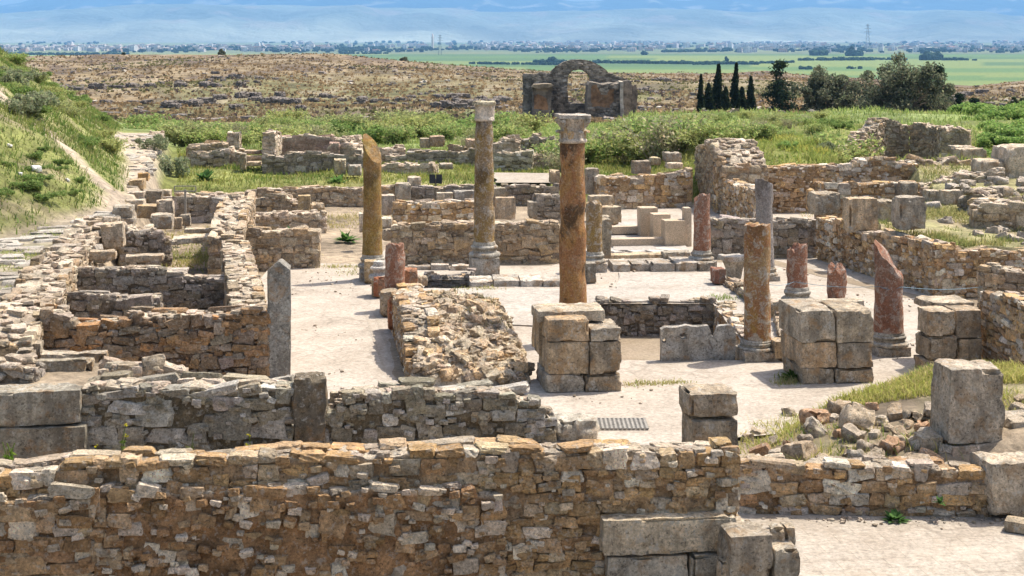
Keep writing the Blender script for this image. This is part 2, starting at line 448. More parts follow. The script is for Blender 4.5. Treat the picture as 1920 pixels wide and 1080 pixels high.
# ------------------------------------------------------------------ terrain
def poly_mask(x, y, poly, soft):
    """smooth inside mask of a convex polygon (counter-clockwise)"""
    m = np.ones_like(x); n = len(poly)
    for k in range(n):
        ax, ay = poly[k]; bx, by = poly[(k + 1) % n]
        L = math.hypot(bx - ax, by - ay)
        dist = ((bx - ax) * (y - ay) - (by - ay) * (x - ax)) / L
        m = m * sstep(-soft / 2, soft / 2, dist)
    return m
XL_Y = [0, 24, 30, 36, 41, 44, 53, 62, 75, 95, 130]
XL_X = [-13.6, -13.4, -13.0, -12.4, -11.5, -11.35, -13.6, -16.5, -19.5, -25, -36]
XR_X = [-7.4, -8.4, -9.1, -10.0, -10.6, -10.9, -12.5, -14.4, -17.5, -24, -35]
def path_z(y): return np.interp(y, [0, 26, 36, 43, 53, 62, 75, 100], [.8, .85, .9, .95, 1.3, 1.65, 1.1, -.3])
def crest_z(px):
    d = 350.0
    py = np.interp(px, [-600, 0, 300, 560, 800, 960, 1250, 1450, 1700, 1820, 1920, 2500], [112, 108, 104, 102, 117, 130, 136, 138, 152, 163, 153, 140])
    return H - (py - HY) * d / F
def terr(x, y):
    px = CX + F * x / np.maximum(y, 5)
    z = np.interp(y, [-20, 51.9, 52.9, 66, 90, 140, 175], [-.05, -.05, .52, .45, -.2, -1.9, -2.3])
    cz = crest_z(px)
    t = np.clip((y - 175) / 175, 0, 1)
    z = np.where(y > 175, -2.3 + (cz + 2.3) * t ** .85, z)
    z = np.where(y > 350, np.interp(y, [350, 380, 470, 640, 700], [0, -1, -14, -47, -50]) * (1 + cz / 50) + cz * 1.0, z)
    z = np.where(y > 690, -50, z)
    z = z + np.where((y > 120) & (y < 420), n2(x, y, .05, 3, 3) * .55 * sstep(120, 170, y), 0)
    z = z + np.where((y > 52) & (y < 120), n2(x, y, .35, 3, 4) * .12, 0)
    # left bank and path
    xl = np.interp(y, XL_Y, XL_X); xr = np.interp(y, XL_Y, XR_X); pz = path_z(y)
    bank = pz + np.minimum(.62 * np.maximum(0, xl - x), 4.8 + 0 * x) * 1.0
    bank = bank + sstep(0, 2.5, xl - x) * (n2(x, y, .5, 4, 6) * .28)
    fall = sstep(150, 78, y)
    left = sstep(xr + .35, xr - .35, x) * fall
    z = z * (1 - left) + bank * left
    # green bank behind the courtyard on the right
    m = sstep(4.5, 8, x) * np.where(x > 12.0, sstep(61, 66, y), sstep(51.5, 57, y)) * sstep(112, 80, y)
    z = z * (1 - m) + (1.45 + n2(x, y, .3, 3, 12) * .25) * m
    # terrace right of the courtyard
    m = np.maximum(poly_mask(x, y, [(9.9, 33.55), (26, 33.55), (26, 43), (10.3, 43), (8.95, 39), (8.95, 37.6)], .4), poly_mask(x, y, [(12.4, 42), (30, 42), (30, 52.5), (13.2, 52.5)], .8))
    z = z * (1 - m) + (1.0 + .035 * np.maximum(0, y - 38) + n2(x, y, .6, 3, 13) * .1) * m
    # rubble rise behind the low wall at right
    m = poly_mask(x, y, [(2.75, 18.7), (7.6, 18.7), (8.3, 23.0), (6.3, 23.2), (4.2, 22.0)], .9)
    z = z + m * np.clip(.22 + (x - 3.2) * .17, 0, .85)
    # raised fill in the left room
    m = poly_mask(x, y, [(-9, 20.9), (-5.0, 20.9), (-5.4, 22.2), (-6.4, 24.4), (-9.5, 24.4)], .8)
    z = np.maximum(z, z * (1 - m) + .62 * m)
    # voids under the two openings of the underground rooms
    m = poly_mask(x, y, [(1.4, 26.3), (5.0, 26.3), (5.0, 33.1), (1.4, 33.1)], .2); z = z - m * 1.2
    m = poly_mask(x, y, [(-2.6, 33.8), (-.4, 33.8), (-.4, 36.6), (-2.6, 36.6)], .2); z = z - m * 1.6
    return z + n2(x, y, 1.3, 3, 20) * .03 * (y < 60)
def track_dist(x, y):
    """distance to the worn track that climbs the bank"""
    pts = [(-11.1, 42.6), (-11.9, 44.2), (-13.2, 45.4), (-14.3, 47.2), (-15.6, 48.3), (-17.6, 50.0)]
    d = np.full_like(x, 99.)
    for (ax, ay), (bx, by) in zip(pts[:-1], pts[1:]):
        vx, vy = bx - ax, by - ay; t = np.clip(((x - ax) * vx + (y - ay) * vy) / (vx * vx + vy * vy), 0, 1)
        d = np.minimum(d, np.hypot(x - ax - t * vx, y - ay - t * vy))
    return d
def zones(x, y):
    xl = np.interp(y, XL_Y, XL_X); xr = np.interp(y, XL_Y, XR_X)
    hill = sstep(-.1, .5, xl - x) * (y < 130)
    path = sstep(-.3, .3, x - xl) * sstep(-.2, .4, xr - x) * (y < 68)
    return hill, path
def terr_col(x, y):
    px = CX + F * x / np.maximum(y, 5)
    N = len(x); c = np.tile(np.array([.34, .265, .18]), (N, 1))
    def lay(m, col):
        nonlocal c
        m = np.clip(m, 0, 1)[:, None]; c = c * (1 - m) + np.asarray(col) * m
    g = n2(x, y, .25, 3, 31)
    lay(sstep(51.6, 52.4, y), (.20, .21, .06)); lay((y > 52) * sstep(.1, .5, g) * .8, (.27, .25, .09))
    lay(sstep(66, 78, y), (.20, .24, .08))
    lay(sstep(112, 128, y), (.30, .225, .125))
    far = (y > 118) & (y < 430)
    a = n2(x * 1.0, y * .33, .09, 4, 33); b = n2(x, y * .4, .28, 4, 34); e = n2(x, y * .3, .03, 3, 35)
    lay(far * sstep(-.05, .5, a) * .85, (.36, .27, .155)); lay(far * sstep(.1, .5, b) * .75, (.14, .105, .085))
    lay(far * sstep(.15, .6, e) * sstep(300, 180, y) * .8, (.19, .19, .075)); lay(far * sstep(.35, .7, -b) * .6, (.44, .36, .25))
    lay(far * sstep(250, 400, y) * .35, (.19, .13, .105))
    lay((y > 112) * sstep(172, 140, y) * sstep(700, 850, px) * sstep(1000, 900, px) * .8, (.12, .21, .075))
    lay((y > 112) * sstep(190, 150, y) * sstep(1780, 1830, px) * .9, (.14, .27, .05))
    # the plain: strips of crops
    plain = y > 560
    lay(plain * 1.0, (.15, .245, .065))
    k = np.floor(np.log(np.maximum(y, 1)) * 9 + .35 * np.sin(px / 260.)); s = _h(k.astype(np.int64), np.floor((px + 90 * k) / 520).astype(np.int64), 0 * k.astype(np.int64), 5)
    lay(plain * (s > .45) * .8, (.27, .32, .08)); lay(plain * (s < -.5) * .7, (.11, .185, .06)); lay(plain * (np.abs(s) < .1) * .6, (.21, .28, .08))
    lay(plain * (y > 3900) * sstep(650, 200, px) * .7, (.34, .42, .12))
    lay(plain * (y > 4700) * .6, (.22, .22, .14))
    # bank, track and path
    hill, path = zones(x, y)
    h2 = n2(x, y, .45, 4, 41)
    lay(hill, (.21, .22, .07)); lay(hill * sstep(-.1, .5, h2) * .8, (.29, .27, .12)); lay(hill * sstep(.45, .7, -h2) * .6, (.32, .25, .165))
    lay(path * .9, (.34, .29, .20)); lay(path * sstep(-.1, .3, n2(x, y, .5, 3, 43)) * sstep(39, 35, y) * .75, (.20, .21, .08))
    lay(path * sstep(37, 41, y), (.46, .37, .27))
    lay(sstep(.85, .3, track_dist(x, y) + .45 * n2(x, y, .9, 3, 44)), (.42, .335, .245))
    tm = np.maximum(poly_mask(x, y, [(9.5, 33.5), (26, 33.5), (26, 43), (10, 43), (8.6, 39), (8.6, 37.6)], .4), poly_mask(x, y, [(12, 42), (30, 42), (30, 52.5), (13, 52.5)], .4))
    lay(tm * .85, (.27, .25, .11)); lay(tm * sstep(0, .4, n2(x, y, .7, 3, 46)) * .7, (.33, .26, .17))
    lay(poly_mask(x, y, [(2.75, 18.7), (7.6, 18.7), (8.3, 23.0), (6.3, 23.2), (4.2, 22.0)], .9) * sstep(-.2, .3, n2(x, y, .8, 2, 45)) * .6, (.22, .20, .09))
    k = np.where(y > 560, .58, np.where(y > 118, .60, .80))
    return c * k[:, None]
def build_ground():
    ys = np.concatenate([np.arange(-12, 12, 1.0), np.arange(12, 64, .24), np.geomspace(64, 420, 190), np.geomspace(424, 17500, 90)])
    ts = np.linspace(-.68, .68, 300)
    Y, T = np.meshgrid(ys, ts, indexing='ij'); X = T * (np.maximum(Y, 0) + 14)
    x, y = X.ravel(), Y.ravel(); z = terr(x, y)
    m, n = len(ys), len(ts)
    i = np.arange(m - 1)[:, None] * n; j = np.arange(n - 1)[None]
    q = np.stack([i + j, i + j + 1, i + n + j + 1, i + n + j], -1).reshape(-1, 4)
    mb = MB(); mb.add(np.stack([x, y, z], -1), q, terr_col(x, y))
    tag(mb.build('ground', MAT['ground']), kind='structure')
build_ground()

def sheet(name, outer, z, mat, holes=(), wob=.03, step=.25, thick=0.0):
    """flat floor sheet with slightly broken edges, optional downward rim"""
    def rough(poly):
        r = []
        for k in range(len(poly)):
            a = np.array(poly[k], float); b = np.array(poly[(k + 1) % len(poly)], float)
            m = max(1, int(np.linalg.norm(b - a) / step))
            for s in range(m):
                p = a + (b - a) * s / m
                p = p + (np.array([vnoise(np.array([*p, .1]), 2.1, 1), vnoise(np.array([*p, .7]), 2.1, 2)]) * wob if s else 0)
                r.append(Vector((p[0], p[1], z)))
        return r
    polys = [rough(outer)] + [rough(h) for h in holes]
    tri = np.array(geometry.tessellate_polygon(polys))
    v = np.array([list(p) for pl in polys for p in pl])
    a, b, c = v[tri[:, 0]], v[tri[:, 1]], v[tri[:, 2]]
    cr = (b[:, 0] - a[:, 0]) * (c[:, 1] - a[:, 1]) - (b[:, 1] - a[:, 1]) * (c[:, 0] - a[:, 0])
    tri[cr < 0] = tri[cr < 0][:, ::-1]
    mb = MB(); mb.add(v, tri, (.5, .45, .4))
    if thick:
        k0 = 0
        for pl in polys:
            n = len(pl); top = np.array([list(p) for p in pl]); bot = top - [0, 0, thick]
            i = np.arange(n); j = (i + 1) % n
            mb.add(np.vstack([top, bot]), np.stack([i, i + n, j + n, j], -1), (.45, .4, .33))
    return tag(mb.build(name, MAT[mat], smooth=False), kind='structure')

# ------------------------------------------------------------------ floors
PIT1 = [(1.95, 26.75), (4.38, 26.75), (4.36, 32.4), (1.9, 32.4)]
PIT2 = [(-2.05, 34.35), (-.95, 34.35), (-.98, 35.6), (-2.0, 35.6)]
sheet('courtyard_floor', [(-4.25, 21.2), (2.2, 21.2), (6.3, 22.7), (8.3, 23.2), (9.6, 33.2), (8.15, 39.3), (8.9, 46), (12.5, 48.5), (6.6, 52), (2.8, 50.3), (2.6, 43.5), (-3.3, 43.6), (-3.6, 38.0), (-6.1, 38.4), (-6.0, 35.2)], 0.0, 'mosaic', (PIT1, PIT2))
sheet('mosaic_border', [(-2.9, 31.2), (-2.83, 31.2), (-1.97, 26.0), (-2.04, 26.0)], .005, 'slabs', wob=.008, step=.4)
sheet('mosaic_border', [(-3.12, 31.4), (-3.07, 31.4), (-2.2, 26.0), (-2.25, 26.0)], .005, 'slabs', wob=.008, step=.4)
sheet('pavement', [(1.9, 14.0), (8.4, 13.4), (8.4, 18.3), (2.6, 18.3), (2.2, 15.9)], .004, 'slabs')
sheet('pit_floor', [(1.8, 26.6), (4.5, 26.6), (4.5, 32.6), (1.8, 32.6)], -.72, 'earth')
sheet('underground_floor', [(-2.5, 34), (-.5, 34), (-.5, 36.3), (-2.5, 36.3)], -1.1, 'earth')
# worn cement roof of the underground rooms, between the columns
sheet('cement_paving', [(-1.9, 30.2), (1.75, 29.6), (1.78, 32.5), (4.45, 32.5), (4.5, 31.0), (5.0, 31.0), (5.4, 33.6), (5.0, 36.4), (2.6, 36.5), (2.4, 34.2), (-.75, 34.2), (-.8, 34.25), (-2.1, 34.2), (-2.3, 31)], .03, 'cement', thick=.08, wob=.07)
def kerb_row(label, x0, x1, y, dep, z, col, n, slope=0):
    mb = MB(); e = np.linspace(x0, x1, n + 1) + np.concatenate([[0], rng.normal(0, .06, n - 1), [0]])
    for k in range(n):
        w = (e[k + 1] - e[k]) / 2; zz = z * rng.uniform(.82, 1.12)
        block(mb, ((e[k] + e[k + 1]) / 2, y + dep / 2 + slope * (e[k] - x0) + rng.normal(0, .02), zz / 2 - .04), (w * .985, dep / 2 * rng.uniform(.9, 1.05), zz / 2 + .04), (rng.normal(0, .015), rng.normal(0, .02), YAW * .5), np.array(col) * rng.uniform(.88, 1.1), 9, .1, .03, 900 + int(x0 * 10) + k, .12)
    tag(mb.build('stone_kerb', MAT['limestone'], origin=((x0 + x1) / 2, y, 0)), label, 'kerb')
kerb_row('pale broken kerb stones left of the tallest orange column', -1.0, 1.15, 34.55, .95, .14, (.48, .42, .34), 4)
kerb_row('grey kerb stones right of the tallest orange column before the beige steps', 2.45, 5.0, 36.8, 1.0, .2, (.40, .345, .275), 5)
kerb_row('low pale edging at the foot of the wall behind the capped column', -2.6, -1.0, 37.0, .3, .12, (.46, .40, .33), 3)
sheet('landing', [(2.75, 40.2), (4.75, 40.1), (4.9, 46.3), (2.9, 46.4)], .05, 'path_stone', thick=.1)

# ------------------------------------------------------------------ foreground walls
fw = wall('rubble_wall', 'long thick rubble wall of brown and pale stones across the foreground', (-500, 14.38), (1386, 15.4), -.15,
     [(-500, 893), (-70, 882), (120, 876), (125, 866), (350, 859), (700, 849), (1000, 842), (1386, 841)], .42, pal='front', ch=.12, sl=.22, cover=.8, irr=.7, n=4, rag=.012, proud=.012, top_rub=.7)
fo = tuple(fw.location)
for (l, r, t, b, col) in ((1128, 1384, 972, 1038, (.50, .44, .35)), (1138, 1292, 1043, 1120, (.42, .40, .36)), (1296, 1376, 1041, 1120, (.40, .37, .32))):
    blockI('ashlar_block', None, l, r, t, b, 15.13, .25, col, n=14, parent=fw, origin=fo, yaw=.11, amp=.025)
wall('facing_wall', 'lower brown rubble facing with a jagged top against the long foreground wall', (176, 14.64), (948, 15.03), -.15,
     [(176, 918), (240, 912), (330, 910), (520, 907), (800, 912), (945, 922)], .16, pal='facing', ch=.125, sl=.19, cover=.34, irr=1.4, n=4, rag=.05, seed=3, proud=.008, back=False, top_rub=.5, chips=1.2)
wall('facing_wall', 'short patch of orange coursed facing at the left end of the foreground wall', (-480, 14.3), (174, 14.62), -.15,
     [(-480, 940), (-70, 930), (100, 925), (140, 912), (174, 908)], .12, pal='facing', ch=.13, sl=.3, cover=.9, irr=.9, n=4, rag=.03, seed=4, back=False, top_rub=.3)
wall('rubble_wall', 'low brown rubble wall along the back of the paved room at lower right', (1384, 18.15), (1856, 18.0), -.02,
     [(1384, 868), (1500, 872), (1600, 874), (1680, 876), (1856, 882)], .46, pal='warm', ch=.13, sl=.3, cover=.9, n=4, rag=.05, seed=5)

# broken pier in front of the corner
r0 = empty('broken_pier', (*P(1430, 15.0), 0), 'pitted grey broken pier with square notches at the corner of the foreground wall', 'pier')
o0 = tuple(r0.location)
for (l, r, t, b, d, dep, c) in ((1368, 1452, 1004, 1120, 14.75, .42, (.33, .295, .25)), (1444, 1476, 988, 1120, 15.0, .22, (.44, .40, .34)), (1452, 1503, 1030, 1120, 14.78, .34, (.40, .37, .32)), (1352, 1372, 1052, 1120, 14.8, .2, (.42, .35, .27)), (1368, 1400, 978, 1020, 15.2, .25, (.46, .42, .36)), (1474, 1492, 990, 1030, 15.05, .25, (.42, .38, .32))):
    blockI('stone_block', None, l, r, t, b, d, dep, c, parent=r0, origin=o0, n=14, amp=.035, chips=.16, rnd=.12)

# grey wall behind the foreground wall
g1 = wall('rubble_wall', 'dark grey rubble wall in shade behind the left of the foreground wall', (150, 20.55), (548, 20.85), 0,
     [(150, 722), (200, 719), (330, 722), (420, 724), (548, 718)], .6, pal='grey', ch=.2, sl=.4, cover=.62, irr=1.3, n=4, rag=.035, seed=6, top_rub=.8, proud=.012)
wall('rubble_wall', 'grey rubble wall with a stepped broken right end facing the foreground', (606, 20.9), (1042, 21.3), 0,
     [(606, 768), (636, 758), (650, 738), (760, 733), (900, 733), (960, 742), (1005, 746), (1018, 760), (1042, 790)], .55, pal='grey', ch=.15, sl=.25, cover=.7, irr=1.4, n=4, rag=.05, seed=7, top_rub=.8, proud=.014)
ro = empty('orthostat_wall', (*P(60, 20.5), 0), 'two big grey slabs laid one above the other at the left edge', 'wall')
blockI('stone_slab', None, -70, 148, 735, 800, 20.25, .5, (.30, .29, .26), parent=ro, origin=tuple(ro.location), n=14, amp=.03)
blockI('stone_slab', None, -70, 158, 804, 885, 20.2, .5, (.25, .24, .21), parent=ro, origin=tuple(ro.location), n=14, amp=.04)
blockI('upright_stone', 'broad dark upright stone between the two grey rubble walls', 550, 611, 709, 832, 20.8, .45, (.17, .15, .12), n=14, amp=.06, rnd=.2, cat='standing stone')
blockI('boulder', 'pale grey boulder lying at the broken end of the grey wall', 1046, 1124, 790, 830, 21.35, .5, (.50, .48, .44), n=9, amp=.07, rnd=.45, chips=.1, cat='boulder')

# floor grate
gx, gy, _ = G(1166, 797)
mb = MB()
for k in range(12):
    block(mb, (gx - .36 + k * .065, gy, .02), (.016, .30, .012), col=(.1, .1, .1), n=2, amp=0, chips=0)
for k in range(9):
    block(mb, (gx, gy - .29 + k * .0725, .024), (.38, .012, .010), col=(.1, .1, .1), n=2, amp=0, chips=0)
tag(mb.build('floor_grate', MAT['grey_metal'], origin=(gx, gy, .01)), 'rusty metal grid set flat in the pale floor', 'grate')

# door jamb of two stacked stones
blockI('jamb_stone', 'upper rounded stone of the two stacked door jamb blocks', 1291, 1390, 738, 784, 19.6, .62, (.36, .31, .25), n=14, amp=.04, rnd=.22, chips=.2)
blockI('jamb_stone', 'lower square stone of the two stacked door jamb blocks', 1297, 1386, 788, 902, 19.6, .6, (.33, .285, .225), n=14, amp=.025, rnd=.1)
# big blocks at right
blockI('pedestal_block', 'tall pale grey block standing tilted on the rubble at right', 1778, 1888, 692, 832, 19.0, .62, (.40, .36, .31), n=14, amp=.03, roll=.035, cat='stone block', chips=.1)
blockI('foundation_block', 'pinkish footing block under the tall pale grey block', 1782, 1900, 836, 905, 18.95, .6, (.43, .36, .30), n=9)
blockI('foundation_block', 'grey block behind the right shoulder of the tall pale block', 1893, 1960, 790, 900, 19.3, .6, (.38, .34, .29), n=9)
blockI('corner_block', 'large rounded grey block at the right end of the low brown wall', 1856, 1990, 868, 970, 17.85, .62, (.40, .355, .30), n=14, amp=.05, rnd=.16)
blockI('kerb_stone', 'low tan kerb stone on the paved floor at the right edge', 1884, 1990, 984, 1004, 17.3, .22, (.42, .36, .28), yaw=-.5, n=9)

# ------------------------------------------------------------------ left rooms
wall('rubble_wall', 'brown coursed rubble wall ending at the tall pointed stone', (75, 25.0), (503, 25.25), -.1,
     [(75, 581), (112, 582), (125, 600), (230, 603), (245, 586), (503, 586)], .48, pal='brown', ch=.15, sl=.26, cover=.96, irr=1.4, n=4, rag=.05, seed=8, proud=.03)
mb = MB()
xa = P(523.5, 25.45); hz = 2.0
block(mb, (xa[0], xa[1], hz / 2 - .05), (.195, .17, hz / 2 + .05), (0, 0, YAW), (.31, .285, .24), 14, .05, .018, 77, .05)
V = mb.v[0]; k = np.clip((V[:, 2] - 1.72) / .3, 0, 1)
V[:, 2] -= k * np.abs(V[:, 0] - xa[0] - .02) * .9
tag(mb.build('standing_stone', MAT['limestone'], origin=(xa[0], xa[1], 0)), 'tall grey door jamb stone with a pointed top beside the corridor', 'standing stone')
wallw('rubble_wall', 'wide pale topped wall running back along the left of the corridor', (-4.22, 25.9), (-6.25, 35.4), -.05, [(0, 1.0), (.3, 1.05), (.7, .98), (1, .95)], .62, pal='tan', ch=.16, sl=.3, irr=1.0, seed=9, top_rub=.7, rag=.03)
wallw('rubble_wall', 'rough rubble wall in line behind the wide wall left of the corridor', (-6.5, 36.0), (-7.45, 43.2), -.05, [(0, .95), (.15, 1.2), (.5, 1.3), (1, 1.15)], .8, pal='tan', ch=.16, sl=.34, irr=1.4, seed=10, top_rub=.9, rag=.09)
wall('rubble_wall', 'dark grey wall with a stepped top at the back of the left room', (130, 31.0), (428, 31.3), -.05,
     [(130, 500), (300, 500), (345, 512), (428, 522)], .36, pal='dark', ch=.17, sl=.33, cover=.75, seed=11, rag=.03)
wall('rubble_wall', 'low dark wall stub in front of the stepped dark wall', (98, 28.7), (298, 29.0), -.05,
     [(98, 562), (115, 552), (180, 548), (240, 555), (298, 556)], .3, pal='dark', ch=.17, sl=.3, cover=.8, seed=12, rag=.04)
wallw('rubble_wall', 'broken sunlit rubble wall along the left edge beside the paved path', (-7.6, 23.6), (-9.55, 33.6), 0, [(0, .95), (.2, 1.1), (.45, .95), (.55, 1.15), (1, 1.0)], .95, pal='tan', ch=.17, sl=.34, irr=1.4, seed=13, top_rub=.9, rag=.08)
wallw('rubble_wall', 'tumbled wall of pale stones beside the bend of the paved path', (-9.7, 34.0), (-10.4, 39.6), .1, [(0, 1.0), (.4, 1.05), (1, 1.1)], .9, pal='pale', ch=.2, sl=.4, irr=1.8, seed=14, top_rub=1.0, rag=.12)
wall('rubble_wall', 'small shaded rubble wall crossing between the path and the corridor rooms', (226, 37.4), (322, 38.0), 0,
     [(226, 425), (290, 426), (310, 445), (322, 462)], .7, pal='dark', ch=.17, sl=.33, irr=2.2, seed=15, rag=.1, rnd=.45, top_rub=1.4)
wall('rubble_wall', 'low broken rubble footing at the far left behind the grey slabs', (-60, 22.3), (68, 22.4), .3,
     [(-60, 688), (40, 684), (68, 700)], .6, pal='dark', ch=.2, sl=.4, irr=2.4, seed=16, rag=.12, rnd=.5, top_rub=1.3)
wall('rubble_wall', 'row of loose pale stones in front of the brown coursed wall', (185, 22.4), (346, 22.6), .35,
     [(185, 694), (215, 684), (310, 684), (346, 700)], .4, pal='pale', ch=.17, sl=.4, irr=2, seed=17, rag=.05, rnd=.45, top_rub=.8)
wall('rubble_wall', 'dark strip of stones low in the left room with weeds', (200, 30.1), (300, 30.1), 0, [(200, 556), (300, 560)], .3, pal='dark', ch=.18, sl=.35, seed=18)
for (nm, lb, l, r, t, b, d, dep, c) in (
    ('bench_slab', 'longer rear slab of the low step in the left room', 76, 198, 664, 690, 23.6, .3, (.36, .32, .27)),
    ('bench_slab', 'front slab of the low step in the left room', 58, 172, 676, 702, 23.0, .25, (.29, .265, .22)),
    ('stub_block', 'square block at the left end of the low step', 28, 60, 658, 700, 23.2, .35, (.30, .27, .23)),
    ('stub_block', 'small upright block behind the left end of the low step', 46, 76, 645, 680, 23.8, .3, (.40, .36, .30)),
    ('step_block', 'dark slab at the edge of the paved path', 95, 146, 462, 480, 33.5, .6, (.32, .29, .26)),
    ('step_block', 'pale gabled stone on the broken wall beside the path', 190, 230, 420, 470, 36.0, .6, (.50, .43, .35)),
    ('step_block', 'upright pale slab at the left end of the stepped dark wall', 108, 131, 494, 560, 30.6, .5, (.50, .45, .38)),
    ('step_block', 'rough grey block beside the paved path left of the low dark stub', 22, 68, 548, 575, 28.2, .6, (.36, .32, .27)),
    ('step_block', 'wedge of stone on the broken wall nearest the stepped dark wall', 82, 106, 500, 518, 31.0, .5, (.34, .29, .25)),
    ('fallen_slab', 'sloping slab lying behind the stepped dark wall', 155, 215, 472, 490, 34.2, .5, (.40, .34, .27)),
    ('fallen_slab', 'long low slab behind the stepped dark wall at right', 235, 305, 480, 492, 34.0, .4, (.38, .33, .27)),
    ('cut_block', 'grey squared block on top of the pile by the path bend', 211, 248, 387, 409, 40.5, .6, (.36, .335, .30)),
    ('cut_block', 'grey squared block under the one by the path bend', 209, 250, 410, 428, 40.4, .65, (.33, .31, .28)),
    ('cut_block', 'brown squared block between the grey blocks by the path bend', 257, 300, 386, 410, 42.0, .5, (.36, .27, .17)),
    ('cut_block', 'tall pale orthostat right of the brown block by the path bend', 295, 325, 376, 418, 41.6, .5, (.40, .345, .29)),
    ('cut_block', 'large leaning grey block in front of the tall orthostat', 281, 322, 404, 430, 40.0, .7, (.38, .34, .29)),
    ('cut_block', 'brown upright block beside the path fork', 240, 270, 338, 358, 47.0, .6, (.37, .29, .19)),
    ('cut_block', 'low grey slab in front of the brown upright block', 234, 270, 361, 375, 45.2, .5, (.41, .37, .33)),
    ('cut_block', 'pale low slab stepping down beside the path', 232, 268, 376, 388, 43.6, .5, (.48, .43, .37)),
    ('cut_block', 'dark lichen covered block at the left end of the dark back wall', 274, 303, 358, 382, 45.4, .5, (.27, .24, .20)),
    ('cut_block', 'flat tan block on the end of the dark back wall', 300, 320, 357, 368, 46.3, .4, (.42, .36, .28)),
    ('cut_block', 'orange weathered stone above the path fork', 258, 278, 325, 340, 48.5, .5, (.45, .29, .13)),
    ('cut_block', 'small square stub in the grassy left room', 326, 341, 409, 430, 41.0, .3, (.46, .38, .29)),
    ('cut_block', 'thin dark slab standing in the grassy left room', 338, 356, 403, 424, 41.4, .25, (.31, .28, .24)),
    ('threshold_slab', 'long pale threshold slab in the grassy left room', 345, 408, 430, 438, 39.2, .4, (.52, .46, .38)),
    ('threshold_slab', 'wide pale slab lying in the grassy left room', 322, 405, 446, 458, 37.0, .8, (.52, .47, .4)),
    ('cut_block', 'dark block on top of the rough wall left of the corridor', 418, 452, 374, 394, 43.4, .6, (.26, .235, .20)),
    ('cut_block', 'small stepped block behind the rough wall left of the corridor', 416, 444, 393, 404, 42.4, .5, (.46, .40, .33)),
):
    blockI(nm, lb, l, r, t, b, d, dep, c, n=9, amp=.035, chips=.12, rnd=.12, roll=rng.normal(0, .03))
wall('rubble_wall', 'square ended rubble wall alone beside the corridor with dark joints', (460, 37.2), (598, 37.4), -.05,
     [(460, 428), (500, 433), (598, 433)], .55, pal='tan', ch=.2, sl=.34, cover=.95, irr=1.5, seed=19, rag=.03, rnd=.4)
wall('rubble_wall', 'low line of stones beyond the square ended wall', (455, 44.0), (612, 44.4), -.05, [(455, 408), (520, 402), (540, 396), (612, 402)], .6, pal='pale', ch=.15, sl=.4, irr=2, seed=20, n=3, rnd=.45, rag=.1)

# ------------------------------------------------------------------ walls at the back of the court
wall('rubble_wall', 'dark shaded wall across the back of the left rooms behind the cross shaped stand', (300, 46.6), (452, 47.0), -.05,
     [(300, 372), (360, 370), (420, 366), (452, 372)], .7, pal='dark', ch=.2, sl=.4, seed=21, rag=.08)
wall('rubble_wall', 'rough stone pile wall left of the small tan post', (452, 47.2), (560, 47.4), -.05, [(452, 376), (500, 366), (530, 360), (560, 378)], .7, pal='tan', ch=.2, sl=.38, seed=22, rag=.1, irr=2)
wall('retaining_wall', 'long grey retaining wall below the yellow green meadow', (330, 50.8), (742, 51.3), -.05,
     [(330, 364), (440, 362), (500, 355), (600, 350), (680, 350), (742, 349)], .5, pal='tan', ch=.18, sl=.36, seed=23, rag=.05)
wall('retaining_wall', 'dark grey retaining wall below the black information panel', (770, 51.3), (1048, 51.6), -.05,
     [(770, 352), (860, 348), (1048, 348)], .5, pal='dark', ch=.18, sl=.36, seed=24, rag=.05)
blockI('orthostat', 'plain grey upright slab in the long retaining wall', 742, 771, 344, 375, 51.0, .5, (.34, .315, .275), n=9)
blockI('fallen_block', 'pale lump of stone on top of the long retaining wall', 766, 790, 333, 352, 51.4, .6, (.50, .45, .38), n=9, rnd=.35, amp=.06)
blockI('fallen_block', 'flat pale block low in front of the retaining wall', 820, 850, 362, 376, 50.4, .4, (.50, .45, .38), n=9)
blockI('fallen_block', 'bluish grey block beside the flat pale block', 852, 892, 358, 376, 50.6, .4, (.31, .30, .29), n=9)
blockI('tan_post', 'small tan square post in front of the long retaining wall', 559, 582, 367, 400, 46.2, .4, (.40, .31, .19), n=9, cat='stone post')
blockI('fallen_block', 'rounded stone beside the small tan post', 582, 608, 382, 400, 46.4, .5, (.40, .33, .25), n=9, rnd=.4, amp=.08)
wall('rubble_wall', 'reddish coursed wall with a pale top just behind the two left columns', (738, 43.6), (892, 43.9), -.05, [(738, 379), (892, 376)], .45, pal='warm', ch=.16, sl=.28, seed=25, rag=.02, cover=.95)
blockI('orthostat', 'tan upright block right of the capped column with the square base', 930, 967, 371, 412, 43.9, .4, (.38, .31, .24), n=9, amp=.03)
blockI('orthostat', 'small dark stub left of the dark low wall behind the tall orange column', 992, 1008, 379, 410, 45.0, .4, (.30, .275, .235), n=9)
blockI('orthostat', 'grey block in the retaining wall right of the capped column', 927, 949, 353, 370, 50.6, .4, (.33, .3, .25), n=9)
wall('rubble_wall', 'dark low wall half hidden by the tall orange column', (1006, 45.2), (1052, 45.3), -.05, [(1006, 368), (1052, 367)], .5, pal='dark', ch=.18, sl=.3, seed=26)
wall('rubble_wall', 'pale topped rubble wall behind the row of columns', (735, 37.9), (1050, 38.1), -.05, [(735, 420), (900, 417), (1050, 416)], .42, pal='tan', ch=.17, sl=.27, cover=.9, seed=27, rag=.02, irr=1.4)
blockI('orthostat', 'dark upright slab left of the beige stairway', 1122, 1147, 412, 486, 38.4, .45, (.26, .24, .20), n=14, amp=.04, cat='standing stone')
